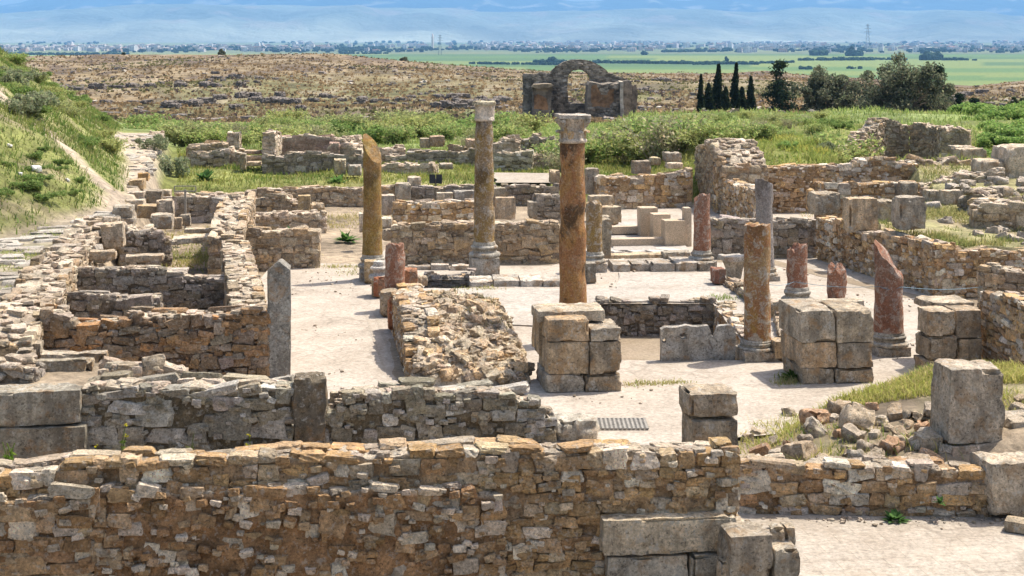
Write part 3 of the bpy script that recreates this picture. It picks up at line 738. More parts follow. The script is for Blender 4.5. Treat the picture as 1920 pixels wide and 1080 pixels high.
for (lb, l, r, t, b, d, c) in (
    ('leaning pale slab beside the ochre column with the slanting top', 716, 741, 366, 404, 44.5, (.46, .41, .36)),
    ('small white block below the leaning pale slab', 716, 735, 410, 428, 39.0, (.55, .50, .43)),
    ('grey block under the small white block', 718, 737, 430, 452, 38.8, (.36, .32, .27)),
    ('pale narrow slab left of the ochre column with the slanting top', 674, 682, 402, 436, 40.5, (.52, .47, .41)),
    ('squared tan block beside the corner of the large brown wall', 1033, 1052, 320, 346, 52.0, (.36, .29, .21)),
    ('dark grey slab leaning on the large brown back wall', 1100, 1124, 316, 366, 50.6, (.29, .265, .235)),
    ('low tan block left of the beige stairway', 1106, 1152, 368, 386, 47.0, (.42, .36, .28)),
    ('rough brown block left of the beige stairway', 1128, 1166, 388, 422, 44.0, (.34, .29, .22)),
    ('rounded stone below the rough brown block', 1122, 1146, 406, 426, 41.5, (.38, .34, .28)),
):
    blockI('cut_block', lb, l, r, t, b, d, .5, c, n=9, amp=.04, rnd=.16, chips=.12)
wall('rubble_wall', 'large brown rubble wall behind the beige stairway', (1122, 50.0), (1298, 50.6), -.05, [(1122, 331), (1220, 329), (1250, 324), (1298, 318)], .6, pal='warm', ch=.19, sl=.33, seed=28, rag=.05, cover=.92)
for (lb, l, r, t, b, d, c) in (
    ('dark stacked stone on the large brown wall', 1189, 1222, 302, 327, 51.2, (.25, .22, .185)),
    ('small tan cube on the large brown wall', 1222, 1240, 296, 310, 51.6, (.42, .36, .24)),
    ('dark squared block highest on the large brown wall', 1249, 1279, 287, 304, 51.4, (.30, .28, .25)),
    ('flat pale slab on the large brown wall', 1252, 1282, 306, 316, 51.0, (.50, .45, .38)),
):
    blockI('cut_block', lb, l, r, t, b, d, .6, c, n=9, amp=.04, rnd=.14)

# new beige steps and posts
for (lb, l, r, t, b, d) in (('tallest and farthest of the three new beige posts by the steps', 1201, 1234, 390, 446, 42.9), ('middle of the three new beige posts by the steps', 1225, 1258, 402, 451, 42.3), ('nearest and widest of the three new beige posts by the steps', 1247, 1285, 414, 464, 41.0)):
    blockI('beige_post', lb, l, r, t, b, d, .5, (.56, .43, .29), n=9, amp=.003, chips=.01, rnd=.03, mat='fresh_stone', cat='stone post')
for (lb, l, r, t, b, d) in (('farther of the two low new beige parapets', 1148, 1201, 425, 439, 43.2), ('nearer of the two low new beige parapets', 1146, 1250, 448, 464, 41.0), ('narrow new beige panel at the right of the steps', 1284, 1297, 390, 465, 41.2)):
    blockI('beige_parapet', lb, l, r, t, b, d, .35, (.56, .44, .31), n=9, amp=.003, chips=.01, rnd=.03, mat='fresh_stone', cat='parapet')
for k in range(4):
    blockI('paving_plank', 'long pale plank of paving in front of the beige parapet', 1150 + k * 36, 1178 + k * 36, 471, 476, 40.0 - .02 * k, 1.1, (.56, .5, .43), yaw=.5, n=6, group='pale planks below the beige steps', cat='paving slab', mat='fresh_stone', amp=.004)
blockI('stone_step', 'long rough stone step across the opening with the beige stairs', 1142, 1262, 478, 492, 39.0, .5, (.45, .38, .29), n=14, amp=.02)
blockI('stone_step', 'dark short step left of the column by the beige stairs', 1246, 1296, 474, 490, 38.9, .5, (.29, .27, .24), n=9)

# ------------------------------------------------------------------ right side walls
wall('rubble_wall', 'dark rubble wall closing the court behind the grey column', (1335, 38.9), (1532, 39.1), -.05, [(1335, 412), (1532, 412)], .42, pal='dark', ch=.17, sl=.28, cover=.92, seed=30, rag=.03, irr=1.5)
wall('rubble_wall', 'long tan wall slanting along the right side of the court', (1531, 38.9), (1756, 33.2), -.05, [(1531, 409), (1590, 416), (1600, 430), (1700, 446), (1756, 458)], .48, pal='warm', ch=.14, sl=.26, cover=.7, seed=31, rag=.03, n=4)
wall('rubble_wall', 'tan coursed wall right of the bend in the long slanting wall', (1752, 33.2), (1975, 33.7), -.05, [(1752, 459), (1800, 470), (1975, 472)], .5, pal='warm', ch=.15, sl=.27, cover=.9, seed=32, rag=.03)
wall('rubble_wall', 'broken tan wall end behind the ashlar pier at the right edge', (1834, 30.4), (1985, 29.6), -.05, [(1834, 506), (1855, 498), (1985, 520)], .55, pal='tan', ch=.15, sl=.28, seed=33, rag=.06)
wall('brick_wall', 'tan wall of small flat courses running towards the viewer at right', (1838, 26.5), (2000, 22.6), -.05, [(1838, 546), (1900, 560), (2000, 600)], .6, pal='warm', ch=.085, sl=.3, cover=.97, irr=.6, seed=34, n=3, rag=.06, top_rub=.8)
r0 = empty('ashlar_pier', (*P(1790, 25.9), 0), 'pier of squared blocks at the end of the flat coursed wall', 'pier'); o0 = tuple(r0.location)
for (l, r, t, b, d, dep, c) in ((1742, 1792, 584, 630, 25.75, .55, (.40, .34, .27)), (1741, 1796, 632, 676, 25.75, .6, (.30, .26, .21)), (1738, 1792, 678, 708, 25.7, .6, (.43, .34, .25)), (1792, 1842, 582, 634, 25.9, .6, (.36, .30, .235)), (1794, 1842, 636, 706, 25.9, .6, (.42, .34, .25)), (1745, 1830, 568, 583, 26.4, .8, (.46, .41, .34))):
    blockI('stone_block', None, l, r, t, b, d, dep, c, parent=r0, origin=o0, n=14, amp=.022, chips=.09, rnd=.04)
wall('rubble_wall', 'high tan wall of the far right room below the round ruin', (1345, 48.9), (1722, 49.4), -.05, [(1345, 312), (1360, 306), (1400, 312), (1480, 311), (1600, 309), (1612, 298), (1665, 294), (1690, 309), (1722, 309)], .6, pal='warm', ch=.16, sl=.3, seed=35, rag=.05, cover=.75)
wall('rubble_wall', 'rugged high corner wall with a rubble top left of the far right room', (1303, 53.5), (1354, 48.4), -.05, [(1303, 285), (1318, 268), (1330, 262), (1346, 285), (1354, 308)], 1.5, pal='tan', ch=.18, sl=.34, seed=36, rag=.12, cover=.8, irr=1.8, top_rub=1.5, rnd=.45)
wall('rubble_wall', 'orange tan side wall with a sloping white top by the grey column', (1356, 48.0), (1416, 44.2), -.05, [(1356, 338), (1416, 356)], .5, pal='warm', ch=.13, sl=.24, seed=37, rag=.02, cover=.9)
wall('rubble_wall', 'low wall with a straight pale top inside the far right room', (1540, 45.4), (1724, 46.0), 0, [(1540, 344), (1640, 343), (1724, 342)], .5, pal='warm', ch=.16, sl=.28, seed=38, rag=.02)
wall('rubble_wall', 'ragged rubble wall climbing to the right towards the big boulder', (1722, 46.6), (1884, 46.2), .2, [(1722, 348), (1760, 333), (1830, 327), (1884, 322)], .9, pal='pale', ch=.18, sl=.32, seed=39, rag=.14, irr=2, top_rub=1.6, rnd=.45)
wall('rubble_wall', 'upper rubble wall between the round ruin and the big boulder', (1690, 50.2), (1830, 50.4), .6, [(1690, 312), (1730, 304), (1790, 300), (1830, 312)], .8, pal='tan', ch=.17, sl=.32, seed=40, rag=.12, irr=2, rnd=.45)
wall('rubble_wall', 'flat bank of rocks overhanging the weeds at the right edge', (1826, 37.4), (1990, 37.0), .9, [(1826, 400), (1850, 388), (1990, 384)], 1.2, pal='tan', ch=.22, sl=.45, seed=41, rag=.1, irr=1.6, rnd=.45, top_rub=1.5)
wall('rubble_wall', 'heap of broken masonry behind the weeds at right', (1795, 40.5), (1860, 40.0), .9, [(1795, 392), (1815, 366), (1840, 360), (1860, 372)], 1.3, pal='dark', ch=.22, sl=.4, seed=42, rag=.18, irr=2.4, rnd=.5, top_rub=1.8)
for (nm, lb, l, r, t, b, d, dep, c) in (
    ('orthostat', 'tan pitted block on the long slanting wall', 1591, 1648, 372, 436, 36.8, .5, (.43, .35, .26)),
    ('orthostat', 'smooth grey block standing on the bend of the slanting wall', 1686, 1737, 370, 431, 35.4, .55, (.33, .305, .27)),
    ('orthostat', 'dark rounded rock at the far end of the long slanting wall', 1527, 1580, 362, 404, 40.2, .7, (.30, .265, .22)),
    ('orthostat', 'rough dark block between the tan block and the smooth grey block', 1650, 1686, 378, 424, 38.2, .6, (.31, .28, .235)),
    ('orthostat', 'small orange edged post left of the dark rounded rock', 1517, 1528, 355, 396, 44.0, .3, (.44, .31, .18)),
    ('orthostat', 'thin pale block right of the smooth grey block', 1741, 1768, 358, 390, 42.0, .5, (.42, .37, .31)),
    ('orthostat', 'pale block beside the heap of broken masonry', 1770, 1808, 358, 396, 41.5, .6, (.44, .39, .33)),
    ('orthostat', 'wide squared block behind the ragged climbing wall', 1799, 1852, 279, 312, 52.0, .8, (.40, .345, .28)),
    ('orthostat', 'flat slab on the bank left of the wide squared block', 1793, 1830, 275, 283, 53.5, .8, (.44, .39, .33)),
    ('boulder', 'big sunlit boulder at the right edge below the bright bushes', 1888, 1975, 275, 338, 47.5, 1.4, (.48, .42, .35)),
    ('boulder', 'pale rock sloping down left of the big boulder', 1842, 1892, 300, 335, 47.6, 1.0, (.46, .40, .33)),
    ('boulder', 'dark end stone of the wall with the straight pale top', 1690, 1724, 342, 372, 45.3, .6, (.27, .24, .2)),
    ('boulder', 'pale rock on the weedy terrace at right', 1868, 1905, 352, 370, 41.0, .7, (.46, .41, .35)),
):
    blockI(nm, lb, l, r, t, b, d, dep, c, n=14 if nm == 'orthostat' else 9, amp=.05, rnd=.3 if nm == 'boulder' or 'rock' in lb else .1, chips=.12, cat='boulder' if nm == 'boulder' else 'stone block')

# round ruin (apse) and low arch remains beyond the far right room
mb = MB()
ap = [P(1612, 58.0), P(1624, 60.2), P(1660, 61.8), P(1705, 62.2), P(1748, 61.2), P(1766, 58.8), P(1817, 58.4)]
zt = [1.45, 1.85, 2.35, 2.15, 2.1, 2.15, 2.1]
for k in range(6):
    wallseg(mb, ap[k], ap[k + 1], .3, [(0, zt[k]), (1, zt[k + 1])], .7, pal='tan', ch=.15, sl=.3, seed=50 + k, rag=.12, irr=1.6, cover=.8, ends=True, back=False)
tag(mb.build('apse_ruin', MAT['masonry'], origin=(*P(1700, 60), .4), smooth=False), 'curved hollow brown ruin in front of the dark trees', 'ruin')
mb = MB()
ap = [P(1438, 58.6), P(1462, 59.4), P(1510, 59.6), P(1556, 59.2), P(1572, 57.6)]; zt = [1.35, 1.6, 1.62, 1.6, 1.2]
for k in range(4):
    wallseg(mb, ap[k], ap[k + 1], .6, [(0, zt[k]), (1, zt[k + 1])], .5, pal='dark', ch=.15, sl=.3, seed=60 + k, rag=.05, irr=1.4, cover=.8, back=False)
tag(mb.build('low_ruin', MAT['masonry'], origin=(*P(1505, 59), .8), smooth=False), 'low curved wall overgrown with yellow weeds left of the round ruin', 'ruin')

# pit walls of the underground rooms
K = dict(ch=.14, sl=.22, irr=1.6, cover=.9, rag=.07, back=False, toppal='tan', top_rub=1.3)
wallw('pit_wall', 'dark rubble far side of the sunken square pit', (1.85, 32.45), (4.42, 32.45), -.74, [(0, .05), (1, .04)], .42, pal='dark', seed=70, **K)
wallw('pit_wall', 'tan rubble right side of the sunken square pit', (4.4, 32.4), (4.42, 26.8), -.74, [(0, .05), (.7, .04), (1, .07)], .42, pal='warm', seed=71, **K)
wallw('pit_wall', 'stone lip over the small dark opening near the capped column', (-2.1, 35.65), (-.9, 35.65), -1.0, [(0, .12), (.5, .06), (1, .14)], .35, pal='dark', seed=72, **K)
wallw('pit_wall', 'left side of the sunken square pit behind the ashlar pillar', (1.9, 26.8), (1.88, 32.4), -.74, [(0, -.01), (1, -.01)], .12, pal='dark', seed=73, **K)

# ashlar pillars in the court
def pillar(label, specs, base):
    r = empty('ashlar_pillar', base, label, 'pillar')
    for (l, rr, t, b, d, dep, c) in specs:
        blockI('stone_block', None, l, rr, t, b, d, dep, c, parent=r, origin=base, n=20, amp=.022, chips=.09, rnd=.04)
wm, gr, dk = (.42, .33, .24), (.36, .325, .28), (.30, .255, .20)
def dirt(pts, wob=.12): sheet('dirt_patch', pts, .006, 'earth', wob=wob, step=.15)
dirt([(6.78, 38.75), (9.1, 33.3), (8.75, 33.1), (6.3, 38.75)]); dirt([(-3.1, 37.85), (1.1, 38.0), (1.0, 37.8), (-2.9, 37.6)], .05); dirt([(5.2, 38.75), (6.3, 38.8), (6.4, 38.3), (5.2, 38.3)])
dirt([(-1.9, 28.6), (-1.7, 25.4), (-1.98, 25.2), (-2.35, 28.6)], .06)
pillar('squared block pillar with a white flat top in front of the orange column', [
    (1024, 1096, 703, 738, 24.3, 1.05, gr), (1097, 1166, 703, 737, 24.35, 1.0, dk), (1027, 1105, 641, 702, 24.32, 1.05, (.40, .32, .23)), (1106, 1165, 641, 702, 24.36, 1.0, dk),
    (1026, 1107, 599, 640, 24.3, .6, (.38, .29, .20)), (1108, 1166, 616, 640, 24.36, .9, gr), (1008, 1136, 583, 604, 24.7, .75, (.47, .42, .35)), (1011, 1028, 590, 668, 24.9, .8, (.40, .31, .21))], (*P(1095, 24.8), 0))
pillar('squared block pillar standing in front of the slanting red column', [
    (1504, 1566, 690, 722, 24.9, 1.1, dk), (1567, 1640, 692, 720, 24.95, 1.1, (.33, .28, .22)), (1503, 1570, 643, 690, 24.92, 1.15, wm), (1571, 1640, 643, 690, 24.96, 1.1, (.31, .28, .24)),
    (1501, 1568, 583, 642, 24.9, 1.2, gr), (1569, 1640, 583, 642, 24.95, 1.1, (.34, .295, .235)), (1492, 1624, 566, 578, 25.9, .35, (.40, .36, .3)), (1490, 1512, 572, 690, 25.5, .6, (.45, .35, .25))], (*P(1570, 25.4), 0))

# pierced slab in front of the pit
def pierced_slab():
    d, th = 26.62, .16
    cols, rows = 56, 26
    l, r, t, b = 1239, 1382, 611, 676
    x0, x1 = P(l, d)[0], P(r, d)[0]; zt_, zb_ = Z(t, d), -.02
    U, W = np.meshgrid(np.linspace(0, 1, cols), np.linspace(0, 1, rows), indexing='ij')
    top = 1 - .05 * np.abs(np.sin(U * 3 * math.pi)) - .35 * np.exp(-((U - .70) / .04) ** 2) - .1 * np.exp(-((U - .0) / .04) ** 2) - .12 * np.exp(-((U - 1) / .05) ** 2)
    def on(uu, ww): return True
    xs = x0 + (x1 - x0) * U; zs = zb_ + (zt_ - zb_) * W * top
    hole = (((U - .30) / .055) ** 2 + ((W - .72) / .11) ** 2 < 1) | (((U - .66) / .04) ** 2 + ((W - .55) / .10) ** 2 < 1) | (((U - .05) / .035) ** 2 + ((W - .62) / .08) ** 2 < 1)
    mb = MB(); fv = []
    for y in (d, d + th):
        p = np.stack([xs, y + (xs - x0) * .14, zs], -1)
        p[..., 1] += fbm(p, 5, 3, 4) * .03
        fv.append(p)
    idx = np.arange(cols * rows).reshape(cols, rows)
    keep = ~(hole[:-1, :-1] & hole[1:, 1:])
    q = np.stack([idx[:-1, :-1], idx[1:, :-1], idx[1:, 1:], idx[:-1, 1:]], -1)[keep]
    n = cols * rows
    V = np.concatenate([fv[0].reshape(-1, 3), fv[1].reshape(-1, 3)])
    faces = [q, q[:, ::-1] + n]
    ed = {}
    for a in q:
        for k in range(4):
            e = (a[k], a[(k + 1) % 4]); ed[e] = 1
    rim = [[b_, a_, a_ + n, b_ + n] for (a_, b_) in ed if (b_, a_) not in ed]
    faces.append(np.array(rim))
    c = np.array([.40, .36, .30]) * (1 + .2 * fbm(V, 3, 3, 6))[:, None]
    mb.add(V, np.concatenate(faces), c)
    tag(mb.build('pierced_slab', MAT['limestone'], origin=((x0 + x1) / 2, d, 0)), 'grey stone parapet slab pierced with holes beside the sunken pit', 'parapet slab')
pierced_slab()
blockI('low_wall_block', 'low tan course between the mottled column and the second ashlar pillar', 1452, 1502, 640, 672, 26.6, .4, (.36, .29, .21), n=9)

# collapsed wall between corridor and court
mb = MB()
wallseg(mb, np.array([-2.36, 29.6]), np.array([-1.76, 25.15]), -.05, [(0, .75), (.45, .92), (.6, .98), (.78, .74), (1, .26)], .6, pal='warm', ch=.10, sl=.22, cover=.95, irr=1.2, seed=80, rag=.05, top_rub=1.2, n=4)
cx_, cy_, N = [], [], 0
gx, gy = np.meshgrid(np.linspace(-1.6, .42, 46), np.linspace(24.75, 30.3, 90), indexing='ij')
u = (gx + 1.6) / 2.02; w = (gy - 24.75) / 5.55
rgt = .34 - .19 * (gy - 24.75) * .55
hgt = (.42 + .42 * sstep(0, .75, w)) * (1 - .42 * u) * np.clip((rgt - gx) / .22, 0, 1) ** .5 * sstep(0, .07, w) * (1 - .5 * sstep(.8, 1, w))
p = np.stack([gx, gy, hgt], -1); nz = fbm(p, 2.6, 4, 9)
p[..., 2] = np.where(hgt > .02, hgt + nz * .13, -.08)
p_mound = p.copy()
idx = np.arange(46 * 90).reshape(46, 90)
q = np.stack([idx[:-1, :-1], idx[1:, :-1], idx[1:, 1:], idx[:-1, 1:]], -1).reshape(-1, 4)
mb.add(p.reshape(-1, 3), q, (np.array([.42, .34, .24]) * (1 + .35 * nz.reshape(-1)[:, None])))
gr_ = np.gradient(p[..., 2]); slope = 1 + 14 * np.hypot(gr_[0], gr_[1]); pw = (slope * (hgt > .05)).ravel(); pw /= pw.sum()
pick_ = rng.choice(len(pw), 1500, p=pw); N = len(pick_)
cx_ = p.reshape(-1, 3)[pick_] + np.stack([rng.normal(0, .025, N), rng.normal(0, .03, N), rng.uniform(-.05, .008, N)], -1)
a = .028 + .095 * rng.random(N) ** 2.2
stones(mb, np.array(cx_), np.stack([a, a * rng.uniform(.6, 1, N), a * rng.uniform(.35, .8, N)], -1), euler(rng.normal(0, .3, N), rng.normal(0, .3, N), rng.uniform(0, 6, N)), pick('tan', N) * 1.1, rnd=.25, jit=.12, n=3)
tag(mb.build('collapsed_wall', MAT['rubble'], origin=(-.7, 27, 0), smooth=False), 'broad collapsed rubble wall sloping from the corridor into the court', 'wall')
blockI('boulder', 'rounded pale boulder on top of the collapsed wall', 832, 872, 563, 592, 28.6, .5, (.47, .41, .33), n=9, rnd=.5, amp=.06, cat='boulder')
blockI('boulder', 'flat brown stone behind the rounded boulder on the collapsed wall', 878, 904, 566, 582, 28.9, .3, (.36, .28, .21), n=9, rnd=.3, amp=.04, cat='boulder')
wallw('balustrade_wall', 'low balustrade wall with a pale flat top between the column stumps and the collapsed wall', (-2.45, 31.6), (-2.15, 30.1), 0, [(0, .58), (1, .62)], .55, pal='warm', ch=.14, sl=.25, seed=82)
for (lb, l, r, t, b, d, dep, c) in (
    ('dark red low post nearest the corridor shadow', 729, 749, 562, 618, 29.2, .45, (.30, .13, .07)),
    ('grey low post under the red column stump', 714, 752, 548, 598, 30.8, .6, (.33, .28, .22)),
    ('dark red low post between the ochre column and the stump', 701, 722, 520, 556, 33.0, .45, (.28, .12, .07)),
    ('tan low post beside the base of the ochre column', 684, 706, 490, 534, 34.9, .4, (.36, .28, .18)),
    ('red broken block right of the red column stump', 758, 783, 506, 532, 33.0, .4, (.32, .155, .09)),
    ('pale stone lying right of the red broken block', 786, 802, 520, 536, 33.4, .4, (.45, .38, .3)),
):
    blockI('low_post', lb, l, r, t, b, d, dep, c, n=9, amp=.03, chips=.1, rnd=.12, cat='stone post')
blockI('fallen_block', 'grey block behind the tall orange column at its right', 1099, 1118, 494, 530, 35.0, .4, (.27, .25, .22), n=9)
blockI('fallen_block', 'dark red stub of stone beside the low kerb wall', 1340, 1362, 505, 532, 34.6, .4, (.24, .12, .09), n=9)
wallw('kerb_wall', 'low tan kerb wall leading to the mottled column', (4.95, 34.6), (5.25, 30.8), -.05, [(0, .22), (1, .28)], .4, pal='tan', ch=.13, sl=.3, seed=83)
wallw('kerb_wall', 'low kerb wall between the mottled column and the red column', (5.35, 30.4), (5.0, 27.6), -.05, [(0, .2), (1, .22)], .35, pal='tan', ch=.12, sl=.3, seed=84)

# ------------------------------------------------------------------ columns
def lathe(mb, cx, cy, prof, col, seg=40, wob=.012, seed=0, cut=None, squash=None, freq=3.0):
    """prof = [(radius, z)...] bottom to top; cut=(angle, slope) slants the top"""
    prof = np.array(prof, float); m = len(prof)
    a = np.linspace(0, 2 * math.pi, seg, endpoint=False)
    R = prof[:, 0][:, None] + 0 * a[None]; Zc = prof[:, 1][:, None] + 0 * a[None]
    x, y = R * np.cos(a), R * np.sin(a)
    p = np.stack([x, y, Zc], -1); off = np.array([seed * 2.3, seed * 5.1, 0])
    nz = fbm(p + off, freq, 4, seed)
    dent = -np.clip(vnoise(p + off, 2.2, seed + 5) - .35, 0, 1) * .05
    rr = 1 + (nz * wob + dent * (wob > .006)) / np.maximum(R, .05)
    x, y = x * rr, y * rr
    if cut:
        ang, slope, jag = cut
        z0, z1 = prof[0, 1], prof[-1, 1]
        t = (Zc - z0) / (z1 - z0)
        rad = prof[:, 0].max()
        drop = slope * (x * math.cos(ang) + y * math.sin(ang) + rad) + jag * 1.7 * (fbm(np.stack([x, y, 0 * x], -1) + off, 6, 3, seed + 2) + .35)
        Zc = z0 + (z1 - z0 - np.maximum(drop, 0)) * t
    v = np.stack([x + cx, y + cy, Zc], -1)
    i = np.arange(m - 1)[:, None] * seg; j = np.arange(seg)[None]; k = (j + 1) % seg
    q = np.stack([i + j, i + k, i + seg + k, i + seg + j], -1).reshape(-1, 4)
    mb.add(v.reshape(-1, 3), q, col)
    # rough cap
    rings = [v[-1]]
    c = v[-1].mean(0)
    for f in (.75, .5, .25):
        r = c + (v[-1] - c) * f
        if cut:
            ang, slope, jag = cut; xx, yy = r[:, 0] - cx, r[:, 1] - cy
            rad = prof[:, 0].max()
            r[:, 2] = prof[-1, 1] - np.maximum(slope * (xx * math.cos(ang) + yy * math.sin(ang) + rad) + jag * 1.7 * (fbm(np.stack([xx, yy, 0 * xx], -1) + off, 6, 3, seed + 2) + .35), 0)
        r[:, 2] += vnoise(r + off, 9, seed + 3) * .015
        rings.append(r)
    V = np.vstack(rings + [c[None]])
    i = np.arange(3)[:, None] * seg
    q = np.stack([i + j, i + k, i + seg + k, i + seg + j], -1).reshape(-1, 4)
    mb.add(V, q, col); V2 = np.vstack([rings[-1], c]); jj = np.arange(seg)
    mb.add(V2, np.stack([jj, (jj + 1) % seg, jj * 0 + seg], -1), col)

def attic_base(mb, x, y, z, r, h, col, seed):
    """plinth-less attic base: torus, scotia, torus, fillet"""
    pr = []
    for t in np.linspace(-90, 90, 7): pr.append((r * 1.30 + .30 * h * .5 * math.cos(math.radians(t)), z + .16 * h + .16 * h * math.sin(math.radians(t))))
    for t in np.linspace(0, 180, 6): pr.append((r * 1.24 - .06 * h * math.sin(math.radians(t)) * 1.5, z + .32 * h + .22 * h * t / 180))
    for t in np.linspace(-90, 90, 7): pr.append((r * 1.12 + .11 * h * math.cos(math.radians(t)), z + .65 * h + .11 * h * math.sin(math.radians(t))))
    pr += [(r * 1.08, z + .78 * h), (r * 1.1, z + .86 * h), (r * 1.02, z + h)]
    lathe(mb, x, y, pr, col, 40, .02, seed, freq=4)

def column(label, px, d, r, ztop, zb, mat, seed, cut=None, basemat='limestone', plinth=None, torus=.28, taper=.9, lean=0, cap=None, cat='column', base=True, rings=()):
    x, y = P(px, d)
    root = empty('column' if cat == 'column' else 'column_stump', (x, y, 0), label, cat); o = (x, y, 0)
    zz = 0
    if plinth:
        mb = MB(); block(mb, (x, y, plinth[1] / 2 - .03), (plinth[0] / 2, plinth[0] / 2, plinth[1] / 2 + .03), (0, 0, YAW), (.37, .33, .27), 14, .06, .025, seed, .12)
        mb.build('plinth', MAT[basemat], root, o); zz = plinth[1]
    if base:
        mb = MB(); attic_base(mb, x, y, zz - .01, r, zb - zz, (.42, .38, .31), seed + 1); mb.build('base', MAT[basemat], root, o)
    n = max(14, int((ztop - zb) / .07))
    mb = MB()
    pr = [(r * (1 - (1 - taper) * k / n) * (1.02 if k == 0 else 1), zb - .01 + (ztop - zb + .01) * k / n) for k in range(n + 1)]
    lathe(mb, x, y, pr, (.4, .3, .2), 48, .016, seed + 2, cut)
    for zr in rings:
        lathe(mb, x, y, [(r * .9, zr - .03), (r * 1.04, zr - .025), (r * 1.05, zr + .02), (r * .9, zr + .025)], (.4, .3, .2), 40, .004, seed)
    mb.build('shaft', MAT[mat], root, o)
    return root, o

R_ = math.radians
column('ochre column with a slanting broken top at the left of the court', 698, 35.6, .232, 3.50, .62, 'ochre_marble', 1, cut=(R_(-45), 1.55, .018), plinth=(.6, .3), taper=.93)
c2, o2 = column('tall ochre column with a worn capital on a square block base', 908, 36.5, .25, 3.74, .80, 'mottled_marble', 4, plinth=(.70, .42), taper=.86)
c3, o3 = column('tallest orange column with a carved leafy capital behind a block pillar', 1074, 28.3, .262, 3.80, .35, 'orange_marble', 7, plinth=(.7, .15), taper=.9)
column('short dark column stump just right of the tallest orange column', 1114, 36.9, .205, 1.74, .5, 'mottled_marble', 10, cut=(R_(30), .15, .05), plinth=(.56, .22), taper=.95, cat='column stump')
column('red and brown column stump with a stepped base by the beige stairs', 1316, 37.5, .215, 1.9, .45, 'red_marble', 13, cut=(R_(160), .5, .08), plinth=(.62, .2), taper=.95, cat='column stump')
column('grey column stump with a yellow slanting top at the right', 1433, 35.6, .225, 2.44, .35, 'grey_marble', 16, cut=(R_(20), .35, .02), plinth=(.6, .12), taper=.95, cat='column stump')
column('mottled orange column stump covered with lichen next to the sunken pit', 1420, 26.9, .245, 2.43, .36, 'lichen_marble', 19, cut=(R_(90), .02, .03), plinth=(.66, .18), taper=.95, cat='column stump')
column('rounded red column stump between the mottled stump and the second pillar', 1495, 31.0, .225, 1.50, .62, 'red_marble', 22, cut=(R_(170), .4, .09), plinth=(.5, .3), taper=.97, cat='column stump', basemat='limestone')
column('smallest red column stump with a hollow broken face', 1569, 32.9, .215, .82, .02, 'red_marble', 25, cut=(R_(-80), .35, .12), base=False, taper=.97, cat='column stump')
column('red speckled column stump with a steeply slanting top', 1666, 27.3, .262, 2.12, .42, 'red_marble', 28, cut=(R_(-22), 1.42, .04), plinth=(.62, .16), taper=.96, cat='column stump')
column('rough red column stump beside the ochre column at the corridor', 741, 31.6, .225, 1.44, .35, 'red_marble', 31, cut=(R_(0), .12, .06), plinth=(.52, .3), taper=.9, cat='column stump')
# yellow crust on cut faces is part of each marble; loose base with white mouldings
mb = MB(); x, y = P(713, 33.4); attic_base(mb, x, y, .35, .15, .42, (.5, .45, .38), 41)
block(mb, (x, y, .17), (.19, .17, .19), (0, 0, YAW), (.42, .33, .20), 9, .06, .02, 42)
tag(mb.build('moulded_pedestal', MAT['limestone'], origin=(x, y, 0)), 'tan column base with white ring mouldings between the ochre column and the red stump', 'pedestal')
# upturned capital by the kerb wall
mb = MB(); x, y = P(1376, 35.4)
lathe(mb, x, y, [(.16, 0), (.18, .1), (.2, .3), (.25, .45), (.28, .5)], (.45, .38, .28), 32, .02, 44)
block(mb, (x, y, .55), (.29, .29, .06), (0, 0, .3), (.46, .41, .34), 9, .08, .015, 45)
tag(mb.build('loose_capital', MAT['limestone'], origin=(x, y, 0)), 'pale flaring capital standing on the floor beside the mottled stump', 'capital')

# worn capital of the ochre column
x, y = o2[:2]
mb = MB()
lathe(mb, x, y, [(.225, 3.73), (.245, 3.76), (.245, 3.80), (.225, 3.83), (.235, 3.95), (.25, 4.08), (.27, 4.14)], (.60, .51, .40), 40, .03, 50, freq=6)
mb.build('capital', MAT['limestone'], c2, o2)
mb = MB(); block(mb, (x, y, 4.16), (.26, .26, .05), (0, 0, YAW), (.42, .36, .24), 14, .12, .03, 51, .2); mb.build('abacus', MAT['limestone'], c2, o2)

# carved leafy capital
x, y = o3[:2]
mb = MB()
lathe(mb, x, y, [(.235, 3.78), (.265, 3.80), (.27, 3.83), (.25, 3.86), (.235, 3.88), (.235, 4.02), (.25, 4.14), (.29, 4.24)], (.52, .43, .33), 40, .012, 60, freq=6)
cap = mb.build('capital', MAT['limestone'], c3, o3)
def acanthus(ang, z0, hh, r0, out, w):
    m, n = 9, 5
    V = np.zeros((2, m, n, 3))
    for s in range(2):
        for i in range(m):
            t = i / (m - 1)
            zc = z0 + hh * (math.sin(min(t, .8) / .8 * math.pi / 2) - (.22 * ((t - .8) / .2) ** 1 if t > .8 else 0))
            rr = r0 + out * t ** 2.2 + (.02 if t > .85 else 0) - (.028 if s else 0)
            ww = w * (1 - .55 * t ** 2) * (1 + .12 * math.sin(t * 22))
            for j in range(n):
                q = j / (n - 1) * 2 - 1
                a = ang + q * ww / rr; rb = rr - .018 * q * q + (.012 if j == 2 else 0)
                V[s, i, j] = (x + rb * math.cos(a), y + rb * math.sin(a), zc - .02 * abs(q) * t)
    idx = np.arange(m * n).reshape(m, n)
    q = np.stack([idx[:-1, :-1], idx[:-1, 1:], idx[1:, 1:], idx[1:, :-1]], -1).reshape(-1, 4)
    rim = [(idx[i, 0], idx[i + 1, 0]) for i in range(m - 1)] + [(idx[m - 1, j], idx[m - 1, j + 1]) for j in range(n - 1)] + [(idx[i + 1, n - 1], idx[i, n - 1]) for i in range(m - 1)]
    N = m * n
    fr = [[a, b, b + N, a + N] for a, b in rim]
    return V.reshape(-1, 3), np.concatenate([q, q[:, ::-1] + N, np.array(fr)])
